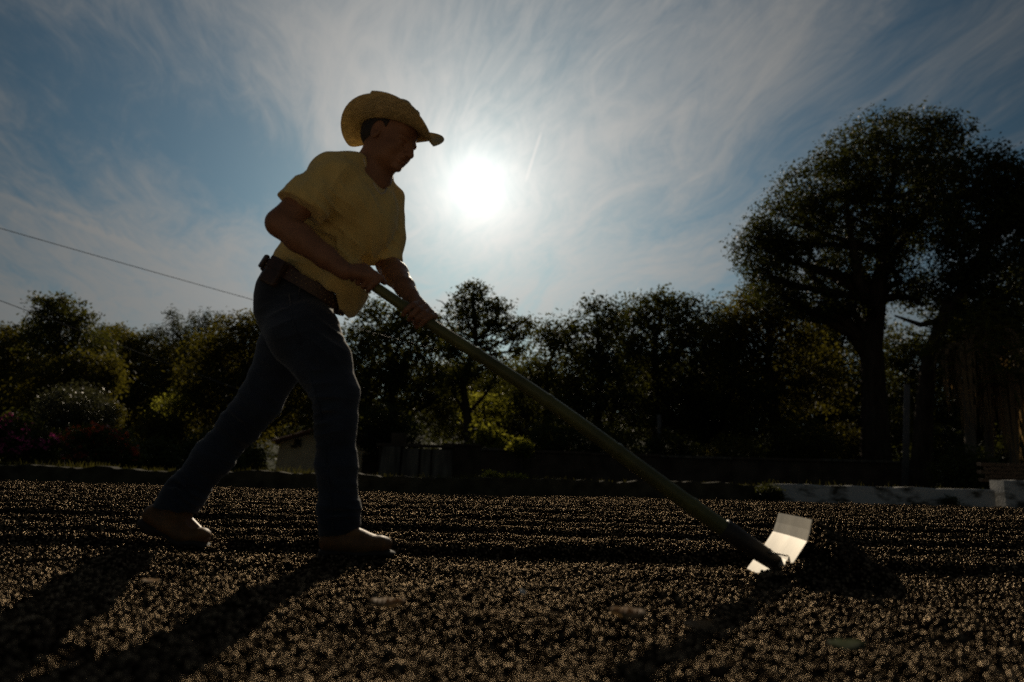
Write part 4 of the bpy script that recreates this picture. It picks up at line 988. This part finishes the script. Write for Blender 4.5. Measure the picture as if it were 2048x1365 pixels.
grow('broadleaf_tree', 'dark leafy tree cut by the left edge of the picture', 'tree', 10, 26.0,
     [(14, 672, 26, 22), (45, 690, 36, 34), (-20, 690, 44, 40), (20, 730, 56, 46), (70, 740, 44, 46), (-40, 760, 60, 60), (40, 800, 60, 50)], .16, 210, 14, MT['leaf_warm'], .16, LINE, spread=.28)
grow('broadleaf_tree', 'overhanging tree with drooping bright edge above the round bush', 'tree', 160, 22.0,
     [(180, 735, 50, 40), (215, 745, 24, 30), (130, 760, 56, 44), (80, 780, 50, 44), (185, 780, 40, 36), (222, 765, 16, 26)], .13, 230, 14, MT['leaf_warm'], .13, LINE, spread=.22, droop=.6)
grow('broadleaf_tree', 'shadowed tree in the gap right of the flat-topped tree', 'tree', 290, 33.0,
     [(230, 690, 40, 30), (275, 690, 36, 28), (320, 715, 50, 36), (260, 740, 60, 44), (330, 770, 50, 50), (220, 800, 44, 44), (290, 820, 60, 50)], .18, 200, 13, MT['leaf_warm'], .16, LINE, spread=.32)
for i, (px, py, h_, lab) in enumerate(((208, 652, 26, 'leftmost of the small pointed treetops on the skyline'), (234, 651, 26, 'middle small pointed treetop on the left skyline'), (256, 660, 20, 'rightmost of the small pointed treetops on the skyline'))):
    grow('pointed_tree', lab, 'tree', px, 52.0, [(px, py + 6, 6, 8), (px, py + 18, 10, 10), (px, py + 34, 14, 14), (px, py + 54, 16, 18), (px, py + 84, 18, 24)], .20, 900, 12, MT['leaf_mid'], .14, 'small pointed treetops on the left skyline', spread=.30, twigs=False)
BACK = 'shadowed trees of the second row'
grow('broadleaf_tree', 'shadowed tree seen behind and left of the huge trunk', 'tree', 1660, 33.0,
     [(1640, 650, 60, 45), (1700, 640, 60, 45), (1620, 720, 70, 60), (1690, 720, 70, 60), (1650, 800, 80, 60), (1720, 800, 60, 60), (1600, 850, 60, 60), (1690, 870, 80, 50)], .20, 200, 14, MT['leaf_mid'], .22, BACK, spread=.36)
grow('broadleaf_tree', 'shadowed tree filling the gap between huge trunk and leaning trunk', 'tree', 1810, 34.0,
     [(1790, 690, 50, 40), (1840, 720, 60, 50), (1780, 760, 60, 50), (1850, 800, 70, 60), (1790, 840, 70, 60), (1880, 860, 60, 60)], .20, 200, 14, MT['leaf_mid'], .22, BACK, spread=.36)
grow('broadleaf_tree', 'dark tree behind the hanging palm fronds', 'tree', 1980, 30.0,
     [(1930, 680, 60, 50), (2000, 690, 70, 60), (1960, 760, 80, 60), (2060, 760, 80, 70), (1930, 840, 70, 60), (2020, 850, 90, 60), (2110, 820, 80, 80)], .20, 220, 14, MT['leaf_dark'], .22, BACK, spread=.36)
grow('broadleaf_tree', 'dark tree low behind the dense tree and three-lobed tree', 'tree', 1350, 38.0,
     [(1250, 760, 70, 50), (1330, 750, 70, 50), (1420, 750, 70, 50), (1500, 770, 60, 50), (1280, 830, 80, 60), (1380, 840, 80, 60), (1480, 850, 80, 60)], .22, 220, 14, MT['leaf_dark'], .22, BACK, spread=.4)
grow('broadleaf_tree', 'dark tree low behind the sparse tree', 'tree', 1000, 36.0,
     [(900, 770, 60, 50), (960, 790, 50, 44), (1020, 770, 50, 40), (1080, 790, 60, 50), (930, 840, 70, 50), (1010, 850, 70, 50), (1090, 850, 60, 50)], .22, 220, 14, MT['leaf_mid'], .22, BACK, spread=.4)
grow('broadleaf_tree', 'dark tree low behind the bamboo and the man', 'tree', 420, 40.0,
     [(340, 740, 60, 50), (410, 720, 60, 50), (480, 740, 60, 50), (560, 750, 60, 50), (640, 740, 60, 50), (370, 820, 80, 60), (470, 830, 80, 60), (570, 830, 80, 60), (670, 820, 70, 60)], .22, 220, 14, MT['leaf_dark'], .22, BACK, spread=.4)
grow('broadleaf_tree', 'dark tree low behind the flat-topped tree at far left', 'tree', 150, 38.0,
     [(40, 760, 60, 50), (120, 750, 60, 50), (200, 760, 60, 50), (270, 770, 60, 50), (60, 830, 80, 60), (170, 830, 80, 60), (270, 840, 70, 60)], .22, 220, 14, MT['leaf_dark'], .22, BACK, spread=.4)
# bamboo clump
def bamboo(name, label, base, Y, tips, mt_, group=None):
    root = empty(name, (pxx(base, Y), Y, -.12)); tag(root, label, 'bamboo', group); t_ = MB(); P_ = []
    for (px, py, lean) in tips:
        b0 = Vector((pxx(base, Y) + RNG.uniform(-.9, .9), Y + RNG.uniform(-.8, .8), -.15)); tip = P(px, py, Y + RNG.uniform(-.6, .6)); knee = P(px - lean, py + 20, Y)
        c1_ = b0.lerp(knee, .55) + Vector((0, 0, .8)); line = [b0, c1_, b0.lerp(knee, .85) + Vector((0, 0, .7)), knee + Vector((0, 0, .15)), tip]
        crv = []
        for t in np.linspace(0, 1, 22):
            q = [Vector(p) for p in line]
            while len(q) > 1: q = [q[i].lerp(q[i + 1], t) for i in range(len(q) - 1)]
            crv.append(q[0])
        t_.tube(crv, np.linspace(.055, .008, 22), 6)
        for j, c in enumerate(crv):
            if j > 8:
                n_ = int(30 * (1.15 - abs(j / 21 - .75))); P_.append(np.array(c) + RNG.normal(size=(n_, 3)) * np.array((.30, .30, .22)) * (1.25 - .7 * j / 21))
    v_, f = leaf_quads(np.concatenate(P_), .24, aspect=.18, droop=.5)
    link('leaves', mesh_np('leaves', v_, f), mt_, root); t_.build('culms', MT['bark'], root, True)
bamboo('bamboo_clump', 'bamboo clump with plume tips on the skyline left of the man', 378, 34.0,
       [(345, 622, 0), (352, 640, -6), (388, 632, 2), (398, 640, 4), (414, 625, -2), (420, 640, 5), (441, 628, 0), (440, 650, 4), (318, 655, 14), (302, 668, 22), (330, 665, 12), (290, 680, 26), (372, 655, 0), (360, 665, 0), (400, 665, 3), (380, 680, 0), (340, 690, 5), (425, 670, 2)], MT['leaf_dark'])
# palms with skirts of hanging dead fronds, far right
def palm(label, px, Y, top, tlean, r=.13):
    root = empty('palm_tree', (pxx(px, Y), Y, -.12)); tag(root, label, 'palm', 'palms with hanging dead fronds'); tp_ = P(px + tlean, top, Y)
    line = [Vector((pxx(px, Y), Y, -.15)).lerp(tp_, t) for t in np.linspace(0, 1, 14)]
    MB().tube(line, [r * (1 + .06 * (i % 2)) for i in range(14)], 10).build('trunk', MT['palebark'], root, True)
    for k in range(12):
        a = 2 * math.pi * k / 12 + RNG.uniform(-.2, .2); L_ = RNG.uniform(1.5, 2.9); out = RNG.uniform(.35, .9); vs, fs = [], []
        o_ = Vector((math.cos(a), math.sin(a), 0)); sd_ = Vector((-math.sin(a), math.cos(a), 0))
        for j in range(9):
            t = j / 8; c = tp_ + o_ * (out * math.sin(min(1, t * 1.5) * 1.5)) + Vector((0, 0, .25 * math.sin(t * 3) - L_ * t * t))
            for q in (-1, 1):
                w = .20 * math.sin(math.pi * (t * .85 + .12)); vs.append(c + sd_ * w * q * .7 + Vector((0, 0, -.10)) ); vs.append(c + sd_ * .02 * q)
        for j in range(8):
            b_ = 4 * j; fs += [(b_, b_ + 1, b_ + 5, b_ + 4), (b_ + 2, b_ + 3, b_ + 7, b_ + 6)]
        m_ = MB().poly(vs, fs)
        for j in range(2, 9):
            for q in (-1, 1):
                c = vs[4 * (j - 1) + (0 if q < 0 else 2)]; m_.poly([c, c + sd_ * .06, c + sd_ * (.05 * q) + Vector((RNG.uniform(-.06, .06), 0, -RNG.uniform(.3, .7)))], [(0, 1, 2)])
        m_.build('dead_frond', MT['dry'], root)
    v_, f = leaf_quads(np.array(tp_) + in_ell(380, .2) * np.array((1.3, 1.3, .8)), .55, aspect=.12, droop=.2)
    link('crown', mesh_np('crown', v_, f), MT['leaf_warm'], root)
palm('palm with hanging dead fronds, nearer the leaning trunk', 1938, 18.5, 690, -4)
palm('second palm with hanging dead fronds, to the right of the first', 1976, 19.0, 660, -6, .11)
palm('third palm with dead fronds, at the very right edge', 2022, 18.0, 745, 3, .11)

# shrubs
SH = 'shrubs beyond the patio'
def shrub(label, px, py, r, Y, mt_, leaf=.10, n_=260, per=12, name='shrub', spread=.16, **kw):
    return grow(name, label, 'shrub', px, Y, [(px, py, r * .8, r * .62), (px - r * .5, py + r * .3, r * .6, r * .5), (px + r * .55, py + r * .28, r * .6, r * .5), (px + r * .1, py + r * .7, r * .9, r * .5)], leaf, n_, per, mt_, .05, SH, spread=spread, **kw)
shrub('silver-leaved glittering shrub under the trees at left', 150, 810, 66, 17.5, MT['leaf_silver'], .075, 430, 13, spread=.14)
shrub('neat round olive bush right of the silver shrub', 212, 822, 32, 21.0, MT['leaf_warm'], .07, 700, 18, spread=.10)
shrub('yellow-green bush low beside the man\'s rear leg', 322, 850, 44, 20.0, MT['leaf_warm'], .10, 380, 13)
shrub('small leafy bush between round bush and rear leg', 350, 800, 34, 21.5, MT['leaf_lime'], .10, 260, 10)
shrub('dark low bush between the poinsettia and the rear leg', 306, 908, 48, 17.5, MT['leaf_mid'], .10, 420, 14)
shrub('dark thicket left of the small house', 420, 900, 60, 18.0, MT['leaf_mid'], .10, 330, 13)
shrub('dark undergrowth between the man\'s legs, beside the house', 488, 905, 40, 19.0, MT['leaf_mid'], .10, 330, 12)
shrub('shadowed bush above the concrete pier wall', 770, 850, 60, 23.0, MT['leaf_dark'], .12, 300, 12)
shrub('broad-leaved plant against the sparse tree\'s trunk', 975, 870, 34, 21.8, MT['leaf_lime'], .20, 160, 9)
shrub('ferny tuft on the retaining wall left of the pole', 1042, 888, 18, 20.6, MT['leaf_lime'], .10, 700, 13, spread=.12)
shrub('sunlit climber behind the sparse tree', 968, 800, 44, 26.0, MT['leaf_lime'], .15, 190, 10)
shrub('dim shrub below the low bushy tree', 1110, 870, 60, 23.0, MT['leaf_mid'], .12, 260, 11)
shrub('dim shrub at the foot of the spiky-topped tree', 1210, 890, 60, 23.5, MT['leaf_mid'], .12, 260, 11)
shrub('yellowish shrub catching light right of the scraper pole', 1470, 905, 60, 22.5, MT['leaf_warm'], .12, 260, 10)
shrub('dark shrub below the three-lobed tree', 1340, 900, 64, 23.0, MT['leaf_dark'], .12, 280, 12)
shrub('tall thin saplings with yellow-lit leaves left of the huge trunk', 1600, 880, 70, 23.0, MT['leaf_warm'], .12, 230, 10)
shrub('sunlit understorey leaves just left of the huge trunk', 1680, 880, 60, 26.0, MT['leaf_warm'], .13, 230, 10)
shrub('sunlit leaves glimpsed between huge trunk and leaning trunk', 1800, 850, 60, 27.0, MT['leaf_warm'], .13, 240, 10)
shrub('low green hedge behind the white kerb at right', 1930, 935, 56, 15.5, MT['leaf_mid'], .09, 330, 12)
shrub('dark bush filling the right edge below the palms', 2050, 900, 70, 20.0, MT['leaf_dark'], .12, 280, 12)
shrub('shadowed bush under the leaning trunk', 1880, 890, 60, 23.5, MT['leaf_dark'], .12, 260, 12)
# flowering shrubs on the left
def flowering(label, blobs, Y, mt_, petal, n_f, size, name):
    root = grow(name, label, 'shrub', blobs[0][0], Y, blobs, .09, 330, 11, MT['leaf_mid'], .05, SH, spread=.14)
    P_ = []
    for (px, py, rx, ry) in blobs:
        c = np.array(P(px, py, Y)); k = mpp(Y)
        e = in_ell(n_f, .85); e[:, 2] = np.abs(e[:, 2]) * 1.0 - .15; e[:, 1] = -np.abs(e[:, 1]) * .9; P_.append(c + e * np.array((rx * k, rx * k, ry * k)) * 1.08)
    c = np.concatenate(P_); c = c.repeat(7, 0) + RNG.normal(size=(len(c) * 7, 3)) * .045
    v_, f = leaf_quads(c, size, aspect=.75, droop=-.2); o_ = link('flowers', mesh_np('flowers', v_, f), petal, root); o_['kind'] = 'stuff'; return root
flowering('bougainvillea bush with magenta flowers at the far left', [(20, 860, 44, 34), (60, 890, 50, 36), (-20, 880, 44, 44), (110, 900, 40, 30), (30, 910, 60, 30)], 15.5, MT['leaf_mid'], MT['pink'], 11, .075, 'bougainvillea')
flowering('poinsettia bush with orange-red bracts left of the man', [(200, 880, 34, 30), (235, 890, 28, 28), (165, 880, 30, 28), (190, 915, 56, 28), (250, 915, 30, 24)], 15.0, MT['leaf_mid'], MT['red'], 12, .10, 'poinsettia')
# weeds at the foot of the wall, grass along the kerb, far wood
shrub('bright strip of weeds in the sun beside the patio edge', 985, 958, 20, 11.1, MT['leaf_lime'], .05, 1500, 13, name='weed', spread=.05, twigs=False)
shrub('bright low weeds continuing right toward the scraper pole', 1032, 961, 17, 11.1, MT['leaf_lime'], .05, 1500, 13, name='weed', spread=.05, twigs=False)
shrub('dark mossy tuft hiding the left end of the white kerb', 1538, 984, 22, 10.3, MT['leaf_dark'], .035, 1500, 14, name='weed', spread=.05, twigs=False)
shrub('weed tuft at the foot of the white kerb by its right end', 1900, 1002, 13, 10.3, MT['leaf_dark'], .03, 1300, 12, name='weed', spread=.04, twigs=False)
def grass_strip():
    n_ = 30000; x = RNG.uniform(-17, 17, n_); y = 10.7 + np.abs(RNG.normal(0, .9, n_)); k = ~((x > kx0 - .3) & (RNG.random(n_) < .75)); x, y = x[k], y[k]
    h_ = RNG.uniform(.05, .20, len(x)) * (.5 + vnoise(x * .9, y * .9, 21)); a = RNG.uniform(0, 6.28, len(x)); z = np.full(len(x), -.12) + np.clip(.26 - (y - 10.7) * .1, 0, .26)
    b0 = np.stack([x, y, z], 1); w = np.stack([np.cos(a), np.sin(a), 0 * a], 1) * .008; ln = np.stack([np.cos(a * 3), np.sin(a * 3), 0 * a], 1) * (h_ * .5)[:, None]
    t_ = b0 + ln + np.array((0, 0, 1)) * h_[:, None]; v_ = np.stack([b0 - w, b0 + w, t_ + w * .2, t_ - w * .2], 1).reshape(-1, 3)
    return mesh_np('grass', v_, np.arange(len(v_)).reshape(-1, 4))
tag(link('grass', grass_strip(), MT['grass']), 'rough grass along the bank behind the patio kerb', 'grass', kind='stuff')
def bank_mesh():
    xs = np.linspace(-19, 19, 120); ys = np.array([10.62, 10.8, 11.2, 12.0, 13.0, 14.5]); X, Y = np.meshgrid(xs, ys)
    Z = np.where(Y < 10.7, -.15, np.interp(Y, [10.62, 10.8, 11.2, 12, 13, 14.5], [-.15, .12, .12, .06, 0, -.12])) + .05 * (vnoise(X * 1.3, Y * 1.3, 22) - .5)
    nx, ny = len(xs), len(ys); i = np.arange(nx * ny).reshape(ny, nx)
    return mesh_np('bank', np.stack([X, Y, Z], -1), np.stack([i[:-1, :-1], i[:-1, 1:], i[1:, 1:], i[1:, :-1]], -1).reshape(-1, 4))
tag(link('bank', bank_mesh(), MT['soil'], smooth=True), kind='structure')
def far_wood():
    n_ = 5200; x = RNG.uniform(-75, 75, n_); y = RNG.uniform(40, 62, n_); top = 5.2 + 3.2 * vnoise(x * .12, y * .1, 31) + (1.6 * vnoise(x * .5, y * .5, 32)); z = top * RNG.random(n_) ** .6
    c = np.stack([x, y, z], 1).repeat(22, 0); c = c + RNG.normal(size=c.shape) * np.array((.7, .7, .45)); v_, f = leaf_quads(c[c[:, 2] > 0], .34); return mesh_np('far_wood', v_, f)
tag(link('far_wood', far_wood(), MT['leaf_dark']), 'distant mass of dark trees behind the tree line', 'wood', kind='stuff')

# ------------------------------------------------------------------ bits lying on the coffee
def fallen(name, label, px, py, Y, L_, w_, rot, tilt, mt_, curl=.25):
    c = P(px, py, Y); c.z = float(H(c.x, c.y)) + .012; vs, fs = [], []; n_ = 9
    for j in range(n_):
        t = j / (n_ - 1); ww = w_ * math.sin(math.pi * (.08 + .88 * t)) ** .8 * (1 + .12 * math.sin(j * 2.1)); z = curl * L_ * (t - .5) ** 2 * 2
        for q in (-1, 0, 1): vs.append(Vector(((t - .5) * L_, q * ww / 2, z + abs(q) * ww * .18)))
    for j in range(n_ - 1):
        for q in (0, 1): fs.append((3 * j + q, 3 * j + q + 1, 3 * j + 4 + q, 3 * j + 3 + q))
    R_ = Matrix.Rotation(rot, 3, 'Z') @ Matrix.Rotation(tilt, 3, 'X')
    o_ = MB().poly([c + R_ @ q for q in vs], fs).build(name, mt_, None, True)
    sm2 = o_.modifiers.new('thick', 'SOLIDIFY'); sm2.thickness = .0006
    tag(o_, label, 'leaf', 'dry leaves on the coffee'); return o_
def gy(py, px=1024):                        # distance of the coffee surface seen at a photo row
    d = ray(px, py); return CAM_H / -d.z * d.y
for lab, px, py, L_, w_, rot, tilt, mt_ in (
        ('tan dry leaf lying flat, left of centre in the foreground', 775, 1222, .075, .030, .2, .5, 'deadleaf'),
        ('tan dry leaf right of centre in the foreground', 1258, 1258, .070, .032, -.3, .5, 'deadleaf'),
        ('tan dry leaf in the foreground right of the previous one, half buried', 1395, 1272, .060, .030, .4, .4, 'deadleaf'),
        ('small bright husk shining at the centre of the foreground', 1044, 1201, .022, .016, .9, .75, 'foil'),
        ('dark olive leaf near the bottom right corner', 1695, 1318, .07, .04, .3, .2, 'leaf_mid'),
        ('yellowish dry leaf in front of the front boot\'s shadow', 300, 1175, .045, .02, .1, .3, 'deadleaf'),
        ('pale leaf scrap lit by the sun left of the scraper', 1374, 1082, .035, .014, 1.2, .6, 'foil')):
    fallen('dry_leaf', lab, px, py, gy(py, px), L_, w_, rot, tilt, MT[mt_])
